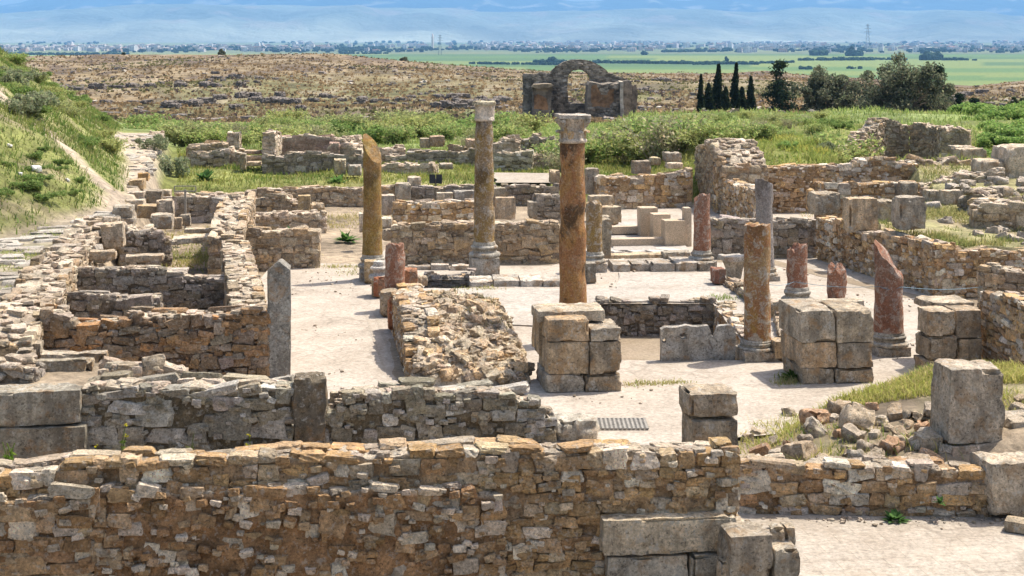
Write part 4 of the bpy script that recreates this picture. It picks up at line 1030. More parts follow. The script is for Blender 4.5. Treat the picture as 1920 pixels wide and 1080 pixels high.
for k in range(8):
    mb = MB(); v, f = acanthus(k * math.pi / 4 + YAW + .39, 3.86, .17, .245, .07, .085); mb.add(v, f, (.50, .34, .18) if k % 3 else (.54, .46, .37)); mb.build('leaf', MAT['limestone'], c3, o3)
for k in range(4):
    mb = MB(); v, f = acanthus(k * math.pi / 2 + YAW + math.pi / 4, 3.98, .24, .245, .12, .075); mb.add(v, f, (.5, .34, .17))
    a = k * math.pi / 2 + YAW + math.pi / 4
    for t in range(3):
        stones(mb, [[x + (.33 - .02 * t) * math.cos(a), y + (.33 - .02 * t) * math.sin(a), 4.20 - .035 * t]], np.array([[.05 - .012 * t, .05 - .012 * t, .045]]), euler(np.zeros(1), np.zeros(1), np.array([a])), np.array([[.5, .44, .36]]), rnd=.8)
    mb.build('volute', MAT['limestone'], c3, o3)
mb = MB(); T, Fq = TPL[14]
v = T.copy(); ang = np.arctan2(T[:, 1], T[:, 0]); mx = np.maximum(np.abs(T[:, 0]), np.abs(T[:, 1]))
sc_ = 1 - .22 * (1 - np.minimum(np.abs(T[:, 0]), np.abs(T[:, 1])) / np.maximum(mx, .01)) ** 1.5
v[:, 0] *= .305 * sc_; v[:, 1] *= .305 * sc_; v[:, 2] = v[:, 2] * .035 + 4.285
v = v @ euler(np.zeros(1), np.zeros(1), np.array([YAW]))[0].T
v += fbm(v, 7, 3, 4)[:, None] * .012
mb.add(v + [x, y, 0], Fq, (.54, .475, .39)); mb.build('abacus', MAT['limestone'], c3, o3)

# ------------------------------------------------------------------ arched ruin in the distance
AD = 140.0
def plate(mb, poly, holes, y0, y1, col, amp=.12, amp_xy=.1):
    polys = []
    for pl in [poly] + list(holes):
        r = []
        for k in range(len(pl)):
            a = np.array(pl[k], float); b = np.array(pl[(k + 1) % len(pl)], float); n = max(1, int(np.linalg.norm(b - a) / .35))
            for s in range(n):
                p = a + (b - a) * s / n
                p = p + np.array([vnoise(np.array([*p, .2]), 1.4, 1), vnoise(np.array([*p, .8]), 1.4, 2)]) * amp_xy * (s > 0 or 1)
                r.append(p)
        polys.append(r)
    tri = np.array(geometry.tessellate_polygon([[Vector((p[0], p[1], 0)) for p in r] for r in polys]))
    pts = np.array([p for r in polys for p in r]); n = len(pts)
    fr = np.stack([pts[:, 0], np.full(n, y0), pts[:, 1]], -1); bk = np.stack([pts[:, 0], np.full(n, y1), pts[:, 1]], -1)
    a, b, c = pts[tri[:, 0]], pts[tri[:, 1]], pts[tri[:, 2]]
    cr = (b[:, 0] - a[:, 0]) * (c[:, 1] - a[:, 1]) - (b[:, 1] - a[:, 1]) * (c[:, 0] - a[:, 0])
    tri[cr < 0] = tri[cr < 0][:, ::-1]
    mb.add(np.vstack([fr, bk]), np.vstack([tri, tri[:, ::-1] + n]), col)
    k0 = 0
    for r in polys:
        m = len(r); i = np.arange(m); j = (i + 1) % m
        V = np.vstack([fr[k0:k0 + m], bk[k0:k0 + m]])
        q = np.stack([i, j, j + m, i + m], -1)
        cx = np.array(r); area = ((cx[:, 0] * np.roll(cx[:, 1], -1) - np.roll(cx[:, 0], -1) * cx[:, 1]).sum()) * (1 if k0 == 0 else -1)
        if area > 0: q = q[:, ::-1]
        mb.add(V, q, col); k0 += m
def W(pts, d=AD): return [((px - CX) * d / F, Z(py, d)) for px, py in pts]
ar = empty('arched_ruin', ((1085 - CX) * AD / F, AD, -2.2), 'dark roofless ruin with a round gable and a tall arched opening', 'ruin'); oa = tuple(ar.location)
dkc, org = (.19, .16, .125), (.36, .175, .065)
mb = MB()
arch = [(1065, 195), (1065, 147)] + [(1086 - 21 * math.cos(t), 147 - 16 * math.sin(t)) for t in np.linspace(.2, math.pi - .2, 9)] + [(1107, 147), (1099, 195)]
plate(mb, W([(980, 240), (980, 142), (984, 138), (1006, 139), (1012, 136), (1032, 137), (1036, 131), (1044, 123), (1056, 117), (1070, 113.5), (1085, 112.5), (1100, 113.5), (1113, 117), (1126, 123), (1136, 130), (1143, 137), (1160, 142), (1172, 148), (1184, 151), (1184, 240)]), [W(arch)], AD, AD + 1.3, dkc)
def in_poly(px, py, poly):
    r = np.zeros(len(px), bool); n = len(poly)
    for k in range(n):
        (x1, y1), (x2, y2) = poly[k], poly[(k + 1) % n]
        c = ((y1 > py) != (y2 > py)) & (px < (x2 - x1) * (py - y1) / (y2 - y1 + 1e-9) + x1); r ^= c
    return r
def dress(mb, poly, holes, y, n, col, smin=.08, smax=.22):
    P2 = W(poly[0], poly[1]); H2 = [W(h, poly[1]) for h in holes]; a_ = np.array(P2)
    X = rng.uniform(a_[:, 0].min(), a_[:, 0].max(), n); Zz = rng.uniform(a_[:, 1].min(), a_[:, 1].max(), n)
    k = in_poly(X, Zz, P2)
    for dx_, dz_ in ((.22, 0), (-.22, 0), (0, .14)): k &= in_poly(X + dx_, Zz + dz_, P2)
    for h in H2:
        for dx_, dz_ in ((.22, 0), (-.22, 0), (0, .14), (0, -.14)): k &= ~in_poly(X + dx_, Zz + dz_, h)
    X, Zz = X[k], Zz[k]; m_ = len(X); s_ = rng.uniform(smin, smax, m_)
    stones(mb, np.stack([X, np.full(m_, y) + rng.normal(.03, .03, m_), Zz], -1), np.stack([s_ * 1.3, np.full(m_, .1), s_ * .6], -1), euler(rng.normal(0, .08, m_), rng.normal(0, .1, m_), np.zeros(m_)), np.array(col) * rng.uniform(.6, 1.7, (m_, 1)), rnd=.25, jit=.09, n=2)
GO = [(980, 240), (980, 142), (984, 138), (1006, 139), (1012, 136), (1032, 137), (1036, 131), (1044, 123), (1056, 117), (1070, 113.5), (1085, 112.5), (1100, 113.5), (1113, 117), (1126, 123), (1136, 130), (1143, 137), (1160, 142), (1172, 148), (1184, 151), (1184, 240)]
dress(mb, (GO, AD), [arch], AD - .02, 2600, dkc)
mb.build('gable_wall', MAT['far_masonry'], ar, oa, smooth=False)
mb = MB()
plate(mb, W([(1100, 240), (1102, 160), (1106, 154), (1116, 156), (1130, 159), (1146, 155), (1154, 157), (1163, 154), (1163, 240)], 136), [], 135.6, AD - .05, dkc, amp_xy=.08); dress(mb, ([(1100, 240), (1102, 160), (1106, 154), (1116, 156), (1130, 159), (1146, 155), (1154, 157), (1163, 154), (1163, 240)], 136), [[(1112, 200), (1109, 162), (1118, 160), (1128, 176), (1134, 182), (1146, 166), (1151, 168), (1150, 188), (1140, 200)]], 135.58, 420, dkc)
mb.build('buttress', MAT['far_masonry'], ar, oa, smooth=False)
mb = MB(); plate(mb, W([(998, 240), (998, 163), (1001, 158), (1030, 157), (1037, 163), (1035, 176), (1030, 240)], 137), [], 137, AD - .05, (.165, .138, .108), amp_xy=.08); mb.build('buttress', MAT['far_masonry'], ar, oa, smooth=False)
mb = MB(); plate(mb, W([(1164, 240), (1164, 152), (1184, 152), (1186, 240)], 139), [], 138.6, AD - .05, dkc); mb.build('side_wall', MAT['far_masonry'], ar, oa, smooth=False)
mb = MB(); plate(mb, W([(1184, 240), (1184, 158), (1192, 162), (1194, 178), (1189, 240)], 141), [], 140.2, 142.5, dkc); mb.build('side_wall', MAT['far_masonry'], ar, oa, smooth=False)
mb = MB(); plate(mb, W([(1162.5, 240), (1162.5, 153), (1168, 153), (1169, 240)], 135.4), [], 134.9, 138.5, (.46, .40, .31), amp_xy=.03); mb.build('corner_pier', MAT['far_masonry'], ar, oa, smooth=False)
mb = MB(); plate(mb, W([(1001, 206), (1002, 178), (1008, 174), (1016, 180), (1024, 184), (1027, 206)], 136.99), [], 136.97, 137.2, (.24, .135, .07), amp_xy=.16); mb.build('plaster_patch', MAT['far_masonry'], ar, oa, smooth=False)
mb = MB(); plate(mb, W([(1112, 200), (1109, 162), (1118, 160), (1128, 176), (1134, 182), (1146, 166), (1151, 168), (1150, 188), (1140, 200)], 135.59), [], 135.57, 135.8, (.22, .13, .07), amp_xy=.18); mb.build('plaster_patch', MAT['far_masonry'], ar, oa, smooth=False)
mb = MB(); plate(mb, W([(996, 163), (1000, 158), (1034, 157), (1038, 161), (1030, 164), (1012, 166)], 136.6), [], 136.5, 138, (.25, .195, .13), amp_xy=.06); mb.build('ledge', MAT['far_masonry'], ar, oa, smooth=False)

# ------------------------------------------------------------------ middle distance ruins
K2 = dict(ch=.16, sl=.3, n=2, irr=1.6)
wall('rubble_wall', 'dark front wall of the small roofless room in the meadow', (492, 58.0), (682, 58.6), .3, [(492, 291), (530, 293), (556, 284), (605, 285), (682, 293)], .5, pal='dark', seed=90, rag=.06, cover=.5, **K2)
wall('plaster_wall', 'smooth pinkish back wall of the small roofless room in the meadow', (517, 61.6), (628, 62.0), .3, [(517, 256), (560, 255), (572, 251), (590, 251), (597, 256), (628, 256)], .4, pal='plaster', seed=91, rag=.01, cover=.0, **K2)
wall('rubble_wall', 'tall pale pier at the left of the small roofless room', (492, 59.0), (516, 59.0), .3, [(492, 249), (510, 249), (516, 262)], 1.6, pal='pale', seed=92, **K2)
wall('rubble_wall', 'pale rubble heap at the right of the small roofless room', (622, 60.5), (688, 60.0), .3, [(622, 262), (640, 257), (660, 270), (688, 292)], 1.4, pal='pale', seed=93, rag=.1, top_rub=1.6, **K2)
wall('plaster_wall', 'broken pinkish inner wall beside the pale rubble heap', (612, 60.0), (636, 60.0), .3, [(612, 276), (620, 268), (636, 268)], .4, pal='plaster', seed=94, rag=.02, cover=.0, **K2)
wall('rubble_wall', 'square pale pier standing alone at the left of the meadow', (426, 63.0), (448, 63.0), .3, [(426, 250), (448, 250)], .6, pal='pale', seed=95, **K2)
wall('rubble_wall', 'upper low wall line left of the lone square pier', (352, 62.0), (428, 62.5), .2, [(352, 276), (380, 271), (428, 269)], .6, pal='tan', seed=96, rag=.05, **K2)
wall('rubble_wall', 'lower low wall line left of the lone square pier', (358, 60.0), (430, 60.3), .2, [(358, 288), (380, 284), (430, 280)], .6, pal='dark', seed=97, rag=.05, **K2)
wall('rubble_wall', 'rubble stub between the lone pier and the dark posts', (426, 60.6), (452, 60.6), .2, [(426, 275), (452, 284)], .8, pal='pale', seed=98, rag=.06, **K2)
for (lb, l, r, t, b, d, c) in (('dark thin post by the steps of the small roofless room', 450, 461, 289, 318, 57.6, (.22, .2, .17)), ('upper step stone left of the small roofless room', 458, 491, 283, 290, 59.4, (.42, .34, .26)), ('middle step stone left of the small roofless room', 460, 491, 293, 301, 58.8, (.38, .30, .22)), ('bottom step stone left of the small roofless room', 461, 489, 304, 312, 58.2, (.46, .39, .31)),
    ('lichen spotted drum stump in front of the small roofless room', 627, 649, 300, 328, 55.2, (.34, .30, .22)), ('dark veined stone beside the lichen spotted drum', 653, 678, 311, 330, 55.0, (.28, .27, .25)), ('reddish block of the low ruin behind the columns', 807, 834, 256, 276, 64.5, (.32, .24, .18)), ('grey block left of the reddish block behind the columns', 789, 808, 260, 278, 64.5, (.32, .28, .23)), ('pinkish block left of the capped column in the back ruin', 876, 896, 262, 278, 64, (.40, .30, .23)),
    ('rounded boulder pair in the grass left of the capped column', 826, 850, 308, 318, 56.0, (.33, .30, .26))):
    blockI('ruin_block', lb, l, r, t, b, d, .8, c, n=9, amp=.04, rnd=.14, chips=.12)
wall('rubble_wall', 'low dark wall below the reddish block behind the columns', (722, 61.5), (898, 61.0), .2, [(722, 291), (790, 284), (850, 287), (870, 281), (898, 281)], .7, pal='dark', seed=99, rag=.08, **K2)
wall('rubble_wall', 'grassy stone mound in the meadow left of the capped column', (686, 57.5), (812, 57.0), .3, [(686, 312), (740, 306), (812, 312)], .9, pal='pale', seed=100, rag=.1, **K2)
wall('rubble_wall', 'dark ragged ruin wall between the two capped columns', (970, 66.0), (1052, 66.0), .2, [(970, 262), (990, 256), (1010, 254), (1052, 258)], .7, pal='dark', seed=101, rag=.14, **K2)
wall('rubble_wall', 'pale crumbled pier right of the worn capped column', (924, 62.0), (975, 62.0), .2, [(924, 268), (945, 256), (962, 258), (975, 284)], 1.2, pal='pale', seed=102, rag=.15, top_rub=1.5, **K2)
wall('rubble_wall', 'grey lower wall right of the worn capped column', (926, 59.5), (998, 59.4), .2, [(926, 286), (960, 287), (985, 282), (998, 286)], .7, pal='grey', seed=103, rag=.06, **K2)
wall('rubble_wall', 'pale sloping rubble left of the tallest orange column', (998, 60.0), (1058, 60.2), .2, [(998, 294), (1030, 284), (1058, 276)], 1.4, pal='pale', seed=104, rag=.1, top_rub=1.5, **K2)
wall('plaster_wall', 'low reddish wall left of the ragged ruin wall', (840, 64.8), (878, 64.8), .2, [(840, 272), (878, 274)], .4, pal='plaster', seed=105, rag=.02, cover=0, **K2)
wall('rubble_wall', 'low scattered stones at the far side of the meadow mound', (690, 62.0), (760, 62.2), .2, [(690, 282), (730, 274), (760, 280)], .8, pal='pale', seed=106, rag=.1, **K2)
wall('rubble_wall', 'rounded stub of masonry showing above the green bushes', (1366, 84.0), (1386, 84.0), .4, [(1366, 212), (1376, 204), (1386, 208)], .6, pal='tan', seed=107, rag=.06, **K2)
sheet('pavement', [P(926, 56.8), P(1040, 56.5), P(1036, 52.8), P(930, 52.9)], .62, 'slabs', wob=.1)
wallw('retaining_wall', 'pale stone edge of the path bend dropping to the meadow', (-12.75, 52.8), (-14.9, 64.0), .2, [(0, 1.25), (1, 1.72)], .6, pal='pale', ch=.17, sl=.32, n=2, seed=108, rag=.04)

# information panel and stand
r0 = empty('information_panel', (*P(817, 52.2), .45), 'black double information panel standing in the meadow edge', 'sign'); o0 = tuple(r0.location)
for (l, r) in ((805, 816.4), (817.6, 829)):
    mb = MB(); a, b = P(l, 52.2), P(r, 52.2); block(mb, ((a[0] + b[0]) / 2, 52.2, (Z(327, 52.2) + Z(344, 52.2)) / 2), ((b[0] - a[0]) / 2, .03, (Z(327, 52.2) - Z(344, 52.2)) / 2), (-.2, 0, 0), (.02, .02, .02), 4, .02, 0, chips=0)
    mb.build('panel', MAT['dark_metal'], r0, o0)
mb = MB(); a = P(817, 52.28)
block(mb, (a[0], a[1], .60), (.03, .03, .22), (0, 0, 0), (.1, .1, .1), 2, 0, 0, chips=0); mb.build('post', MAT['grey_metal'], r0, o0)
xs = P(347, 45.0); r0 = empty('stand', (xs[0], 45.0, 0), 'thin dark metal stand with an empty rectangular frame on a post', 'sign stand'); o0 = tuple(r0.location)
mb = MB(); zt_, zl = Z(349, 45), Z(358.5, 45); x0, x1 = P(327, 45)[0], P(367, 45)[0]
for (c, s) in ((((x0 + x1) / 2, 45, zt_), ((x1 - x0) / 2, .012, .014)), (((x0 + x1) / 2, 45, zl), ((x1 - x0) / 2, .012, .02)), ((x0, 45, (zt_ + zl) / 2), (.014, .012, (zt_ - zl) / 2)), ((x1, 45, (zt_ + zl) / 2), (.014, .012, (zt_ - zl) / 2))):
    block(mb, c, s, col=(.1, .1, .1), n=2, amp=0, chips=0, rnd=.02)
mb.build('frame', MAT['grey_metal'], r0, o0)
mb = MB(); block(mb, (xs[0], 45.03, zl / 2), (.028, .025, zl / 2 + .05), col=(.1, .1, .1), n=2, amp=0, chips=0, rnd=.02); mb.build('post', MAT['grey_metal'], r0, o0)

# barrier cord strung between the stumps
def tube(mb, pts, r, col, k=5):
    pts = np.array(pts); n = len(pts)
    t = np.gradient(pts, axis=0); t /= np.linalg.norm(t, axis=1)[:, None]
    s = np.cross(t, [0, 0, 1.0]); ln = np.linalg.norm(s, axis=1)[:, None]; s = np.where(ln > 1e-3, s / np.maximum(ln, 1e-6), [1, 0, 0]); b = np.cross(t, s)
    rr = np.broadcast_to(np.asarray(r, float), (n,))
    a = np.linspace(0, 2 * math.pi, k, endpoint=False)
    V = pts[:, None] + (np.cos(a)[None, :, None] * s[:, None] + np.sin(a)[None, :, None] * b[:, None]) * rr[:, None, None]
    i = np.arange(n - 1)[:, None] * k; j = np.arange(k)[None]; jj = (j + 1) % k
    mb.add(V.reshape(-1, 3), np.stack([i + j, i + jj, i + k + jj, i + k + j], -1).reshape(-1, 4), col)
mb = MB()
nodes = [(*P(1436, 26.66), 1.38), (*P(1490, 30.78), .74), (*P(1650, 27.02), 1.27), (*P(1690, 27.1), 1.25), (*P(1842, 30.4), .70)]
for a, b in zip(nodes[:-1], nodes[1:]):
    a, b = np.array(a), np.array(b); tt = np.linspace(0, 1, 12)
    tube(mb, [a + (b - a) * t - np.array([0, 0, .05 * math.sin(math.pi * t)]) for t in tt], .0045, (.3, .5, .6), 4)
for a, r in ((nodes[0], .25), (nodes[1], .24), (nodes[3], .27)):
    pass
tag(mb.build('barrier_cord', MAT['cord'], origin=nodes[3]), 'thin blue cord strung between the column stumps at right', 'cord')

# ------------------------------------------------------------------ vegetation
def rand_rot(N):
    q = rng.normal(size=(N, 4)); q /= np.linalg.norm(q, axis=1)[:, None]
    w, x, y, z = q.T
    return np.stack([1 - 2 * (y * y + z * z), 2 * (x * y - w * z), 2 * (x * z + w * y), 2 * (x * y + w * z), 1 - 2 * (x * x + z * z), 2 * (y * z - w * x), 2 * (x * z - w * y), 2 * (y * z + w * x), 1 - 2 * (x * x + y * y)], -1).reshape(-1, 3, 3)
LF = [.82]
def leaves(mb, C, size, cols, aspect=1.8):
    """one small pointed leaf quad per point, random attitude"""
    C = np.asarray(C); N = len(C)
    R = rand_rot(N); s = np.asarray(size).reshape(-1, 1) * np.ones((N, 1))
    q = np.array([[-.5, 0, 0], [0, -.5 * aspect, 0], [.5, 0, 0], [0, .5 * aspect, 0]])
    V = np.einsum('nij,kj->nki', R, q) * s[:, :, None] + C[:, None]
    mb.add(V.reshape(-1, 3), np.arange(N * 4).reshape(N, 4), np.repeat(np.asarray(cols) * LF[0], 4, 0))
def clump_pts(centers, radii, n, shell=.55):
    """points spread in ellipsoids, biased outward"""
    P_ = []
    for c, r in zip(centers, radii):
        v = rng.normal(size=(n, 3)); v /= np.linalg.norm(v, axis=1)[:, None]
        P_.append(c + v * (rng.uniform(0, 1, (n, 1)) ** shell) * r)
    return np.concatenate(P_)
def cvar(base, N, s=.22, alt=None, p=.3):
    c = np.tile(np.array(base, float), (N, 1))
    if alt is not None:
        k = rng.random(N) < p; c[k] = alt
    return c * rng.uniform(1 - s, 1 + s, (N, 1)) * (1 + rng.normal(0, .05, (N, 3)))
def blades(mb, B, h, w, cols, lean=.5):
    """grass blades: two-segment tapering strips"""
    N = len(B); a = rng.uniform(0, 6.283, N); ln = rng.uniform(0, lean, N) * h; b = rng.uniform(0, 6.283, N)
    side = np.stack([np.cos(a), np.sin(a), 0 * a], -1) * (w / 2)[:, None]
    bend = np.stack([np.cos(b), np.sin(b), 0 * b], -1)
    mid = B + bend * (ln * .35)[:, None] + np.array([0, 0, 1]) * (h * .6)[:, None]
    tip = B + bend * ln[:, None] + np.array([0, 0, 1]) * h[:, None]
    V = np.stack([B - side, B + side, mid + side * .8, mid - side * .8, tip], 1)
    i = np.arange(N)[:, None] * 5
    cc = np.repeat(cols[:, None], 5, 1); 
    mb.add(V.reshape(-1, 3), np.concatenate([i + np.array([[0, 1, 2, 3]])]), cc.reshape(-1, 3))
    mb.f[3].append(np.concatenate([i + np.array([[3, 2, 4]])]) + (mb.n - N * 5))
def scatter(n, x0, x1, y0, y1, keep):
    x = rng.uniform(x0, x1, n); y = rng.uniform(y0, y1, n); k = keep(x, y); k = k > rng.random(n); x, y = x[k], y[k]
    return np.stack([x, y, terr(x, y) - .01], -1)
def grass(name, pts, h, cols, w=.02, lean=.6, clump=.35, bright=.74):
    N = len(pts); hh = h[0] + (h[1] - h[0]) * rng.random(N) ** 1.6
    hh = hh * np.clip(1 + clump * 2 * n2(pts[:, 0], pts[:, 1], 1.1, 2, 61), .35, 2.2)
    cl = np.array(cols); f = n2(pts[:, 0], pts[:, 1], .55, 3, 62)
    i = np.clip(((f + .75) / 1.5 + rng.normal(0, .16, N)) * len(cl), 0, len(cl) - 1).astype(int)
    c = cl[i] * rng.uniform(.75, 1.25, (N, 1)) * bright
    mb = MB(); blades(mb, pts, hh, np.full(N, w) * rng.uniform(.7, 1.4, N), c, lean)
    return tag(mb.build(name, MAT['leaf'], smooth=False), kind='stuff')

GREENS = [(.36, .33, .14), (.29, .33, .09), (.19, .29, .07), (.25, .33, .08), (.15, .24, .06), (.38, .36, .15), (.30, .35, .09)]
def hillkeep(x, y):
    hill, path = zones(x, y)
    return hill * (track_dist(x, y) > .42) * (.35 + .65 * sstep(-.5, .2, n2(x, y, .45, 4, 41)))
grass('bank_grass', scatter(170000, -27, -10.5, 31, 92, hillkeep), (.05, .24), GREENS, .03, 1.1)
def meadow(x, y):
    xr = np.interp(y, XR_Y if False else XL_Y, XR_X)
    m = (x > xr + .6) * (y > 52.3) * (x < 8.5) * (.4 + .6 * sstep(-.4, .3, n2(x, y, .4, 3, 63)))
    return m * ~((x > -1.2) & (x < 2.4) & (y < 57))
grass('meadow_grass', scatter(70000, -16, 9, 52.2, 72, meadow), (.05, .22), [(.42, .39, .12), (.36, .38, .09), (.28, .34, .08), (.45, .41, .15), (.21, .29, .07)], .03, 1.0)
grass('far_grass', scatter(66000, -32, 34, 62, 118, lambda x, y: (x > np.interp(y, XL_Y, XR_X) + 1) * 1.0), (.08, .3), [(.40, .41, .15), (.31, .38, .11), (.26, .34, .09), (.36, .40, .13)], .05, 1.0, bright=.9)
grass('bank_weeds', scatter(60000, 5.5, 24, 51.5, 64, lambda x, y: sstep(5, 8, x) * (.5 + .5 * sstep(-.3, .3, n2(x, y, .4, 3, 64)))), (.06, .28), [(.42, .41, .14), (.36, .40, .11), (.28, .35, .08), (.48, .44, .11)], .035, 1.0, bright=.9)
grass('terrace_weeds', scatter(90000, 9.2, 20, 33.9, 50, lambda x, y: (x > 9.3) * sstep(-.3, .15, n2(x, y, .55, 3, 65)) * (1 - .6 * (y > 41))), (.03, .16), [(.42, .37, .16), (.34, .34, .12), (.46, .40, .16), (.26, .29, .09)], .022, 1.5, bright=.8)
grass('heap_grass', scatter(15000, 2.9, 8.3, 18.8, 23.0, lambda x, y: sstep(-.05, .3, n2(x, y, .9, 3, 66)) * (1 - .6 * ((y < 20.3) & (x > 4)))), (.03, .16), [(.42, .37, .13), (.35, .36, .09), (.48, .40, .17), (.24, .30, .07)], .014, 1.5, bright=1.05)
grass('heap_grass', scatter(9000, 4.6, 7.6, 21.4, 23.0, lambda x, y: 1 + 0 * x), (.04, .17), [(.42, .37, .13), (.35, .36, .09), (.48, .40, .17), (.24, .30, .07)], .014, 1.5, bright=1.05)
# path joints and bare floors
grass('path_weeds', scatter(16000, -13.6, -8.6, 28, 43, lambda x, y: (zones(x, y)[1] > .4) * sstep(.0, .35, n2(x, y, .8, 3, 67))), (.02, .08), [(.36, .36, .12), (.28, .33, .09)], .02, 1.4, bright=1.0)
def at0(pts, z): pts = np.array(pts, float); pts[:, 2] = z; return pts
def strip(n, a, b, w, z):
    t = rng.random(n); a, b = np.array(a), np.array(b)
    xy = a + (b - a) * t[:, None] + rng.normal(0, w, (n, 2)); return np.concatenate([xy, np.full((n, 1), z)], 1)
fl = np.concatenate([strip(900, P(1172, 24.85), P(1290, 25.0), .06, .0), strip(500, P(1460, 24.9), P(1503, 25.1), .07, 0), strip(900, P(1475, 25.4), P(1500, 25.2), .08, 0), strip(700, (2.0, 27.2), (2.9, 29.5), .25, -.72), strip(350, P(660, 36.5), P(690, 36.8), .25, 0), strip(500, P(610, 37.6), P(682, 37.4), .12, 0), strip(300, P(1340, 32.8), P(1372, 32.9), .12, .03), strip(300, P(860, 34.2), P(930, 34.1), .1, .03)])
fl = fl[rng.random(len(fl)) < .55]; fl[:, :2] += rng.normal(0, .07, (len(fl), 2))
grass('floor_weeds', fl, (.02, .09), [(.34, .33, .11), (.42, .36, .16), (.22, .28, .07)], .012, 1.4, bright=1.0)
_m = p_mound.reshape(-1, 3); _m = _m[(_m[:, 1] > 27.3) & (_m[:, 2] > .3)]; cw = _m[rng.integers(0, len(_m), 320)] + rng.normal(0, .02, (320, 3))
grass('wall_weeds', cw, (.04, .2), [(.30, .27, .1), (.22, .24, .08)], .012)
room = np.concatenate([strip(2600, P(345, 39.0), P(400, 39.4), .8, -.04), strip(1500, P(340, 43), P(420, 43.5), .9, -.04), strip(1400, P(470, 46), P(670, 46.8), .5, -.04), strip(900, P(630, 48), P(740, 48.6), .5, -.04)])
room[:, :2] += rng.normal(0, .35, (len(room), 2))
room[:, 2] = terr(room[:, 0], room[:, 1])
grass('room_grass', room, (.03, .13), [(.44, .37, .16), (.38, .35, .12), (.28, .31, .09)], .02, 1.4, bright=1.0)

# flowering stems in front of the grey wall
def weed(name, label, px, py, h, d, n, flower, col=(.16, .22, .05)):
    x = P(px, d)[0]; mb = MB(); z0 = Z(py, d) - h; tips = []
    for k in range(n):
        a = rng.uniform(0, 6.28); l = h * rng.uniform(.55, 1)
        b = np.array([x + rng.normal(0, .03), d + rng.normal(0, .03), z0])
        t = np.linspace(0, 1, 6)[:, None]
        pts = b + np.array([math.cos(a) * .22 * l, math.sin(a) * .1 * l, 0]) * t ** 2 + np.array([0, 0, l]) * t
        tube(mb, pts, .006, col, 4); tips.append(pts[-1])
        lp = pts[rng.integers(1, 4, 9)] + rng.normal(0, .03, (9, 3)); leaves(mb, lp, .05, cvar(col, 9), 2.6)
    o = mb.build(name, MAT['leaf'], origin=(x, d, z0), smooth=False); tag(o, label, 'plant')
    if flower:
        for tip in tips:
            mb = MB(); tp = tip + rng.normal(0, .01, (6, 3)); leaves(mb, tp, .022, cvar(flower, 6, .1), 1.2); mb.build('flower', MAT['leaf'], o, (x, d, z0))
yl = (.75, .65, .05)
weed('flowering_weed', 'tall yellow flowered weed stem before the dark grey wall', 228, 772, .85, 19.4, 2, yl)
weed('flowering_weed', 'small yellow flowered weed at the foot of the grey wall under the upright stone', 476, 806, .5, 19.6, 2, yl)
weed('flowering_weed', 'low weed with yellow specks left of the tall flowered stem', 168, 838, .35, 18.6, 5, yl)
weed('grass_tuft', 'bright green grass tuft at the foot of the big slabs', 22, 822, .5, 18.4, 7, None, (.17, .26, .04))
weed('wall_weed', 'pale weed clump at the foot of the grey wall', 356, 810, .5, 19.5, 6, None, (.17, .2, .07))
def rosette(label, px, d, z, r, n=26, col=(.09, .17, .05), name='leafy_plant'):
    x = P(px, d)[0]; mb = MB()
    for k in range(n):
        a = rng.uniform(0, 6.28); e = rng.uniform(.2, 1.25); l = r * rng.uniform(.6, 1.1)
        t = np.linspace(0, 1, 5); w = l * .16 * np.sin(np.clip(t * 1.1, 0, 1) * math.pi) + .006
        rad = l * t * math.cos(e) ; zz = l * t * math.sin(e) - .25 * l * t * t
        sd = np.array([-math.sin(a), math.cos(a), 0]); c = np.stack([x + rad * math.cos(a), d + rad * math.sin(a), z + zz], -1)
        V = np.stack([c - sd * w[:, None], c + sd * w[:, None]], 1).reshape(-1, 3)
        i = np.arange(4)[:, None] * 2
        mb.add(V, i + np.array([[0, 1, 3, 2]]), np.array(col) * rng.uniform(.7, 1.3))
    tag(mb.build(name, MAT['leaf'], origin=(x, d, z), smooth=True), label, 'plant')
rosette('dark green leafy weed at the foot of the low brown wall', 1678, 17.85, .0, .2, 46)
rosette('small green plant growing in the low brown wall', 1762, 17.85, .22, .11, 18)
rosette('spiky green plant behind the square ended wall', 547, 42.5, 0, .55, 40, (.11, .2, .08))
rosette('green plant left of the ochre column among the bare earth', 648, 42.2, 0, .5, 36, (.12, .22, .06))
rosette('glossy dark plant in the meadow behind the dark metal stand', 384, 54.5, .5, .7, 40, (.07, .14, .04))
rosette('leafy plant in the grass right of the rounded drum', 634, 53.5, .45, .6, 40, (.11, .2, .05))
rosette('dark clump of leaves by the foot of the second ashlar pillar', 1489, 25.2, 0, .28, 46, (.08, .13, .03))

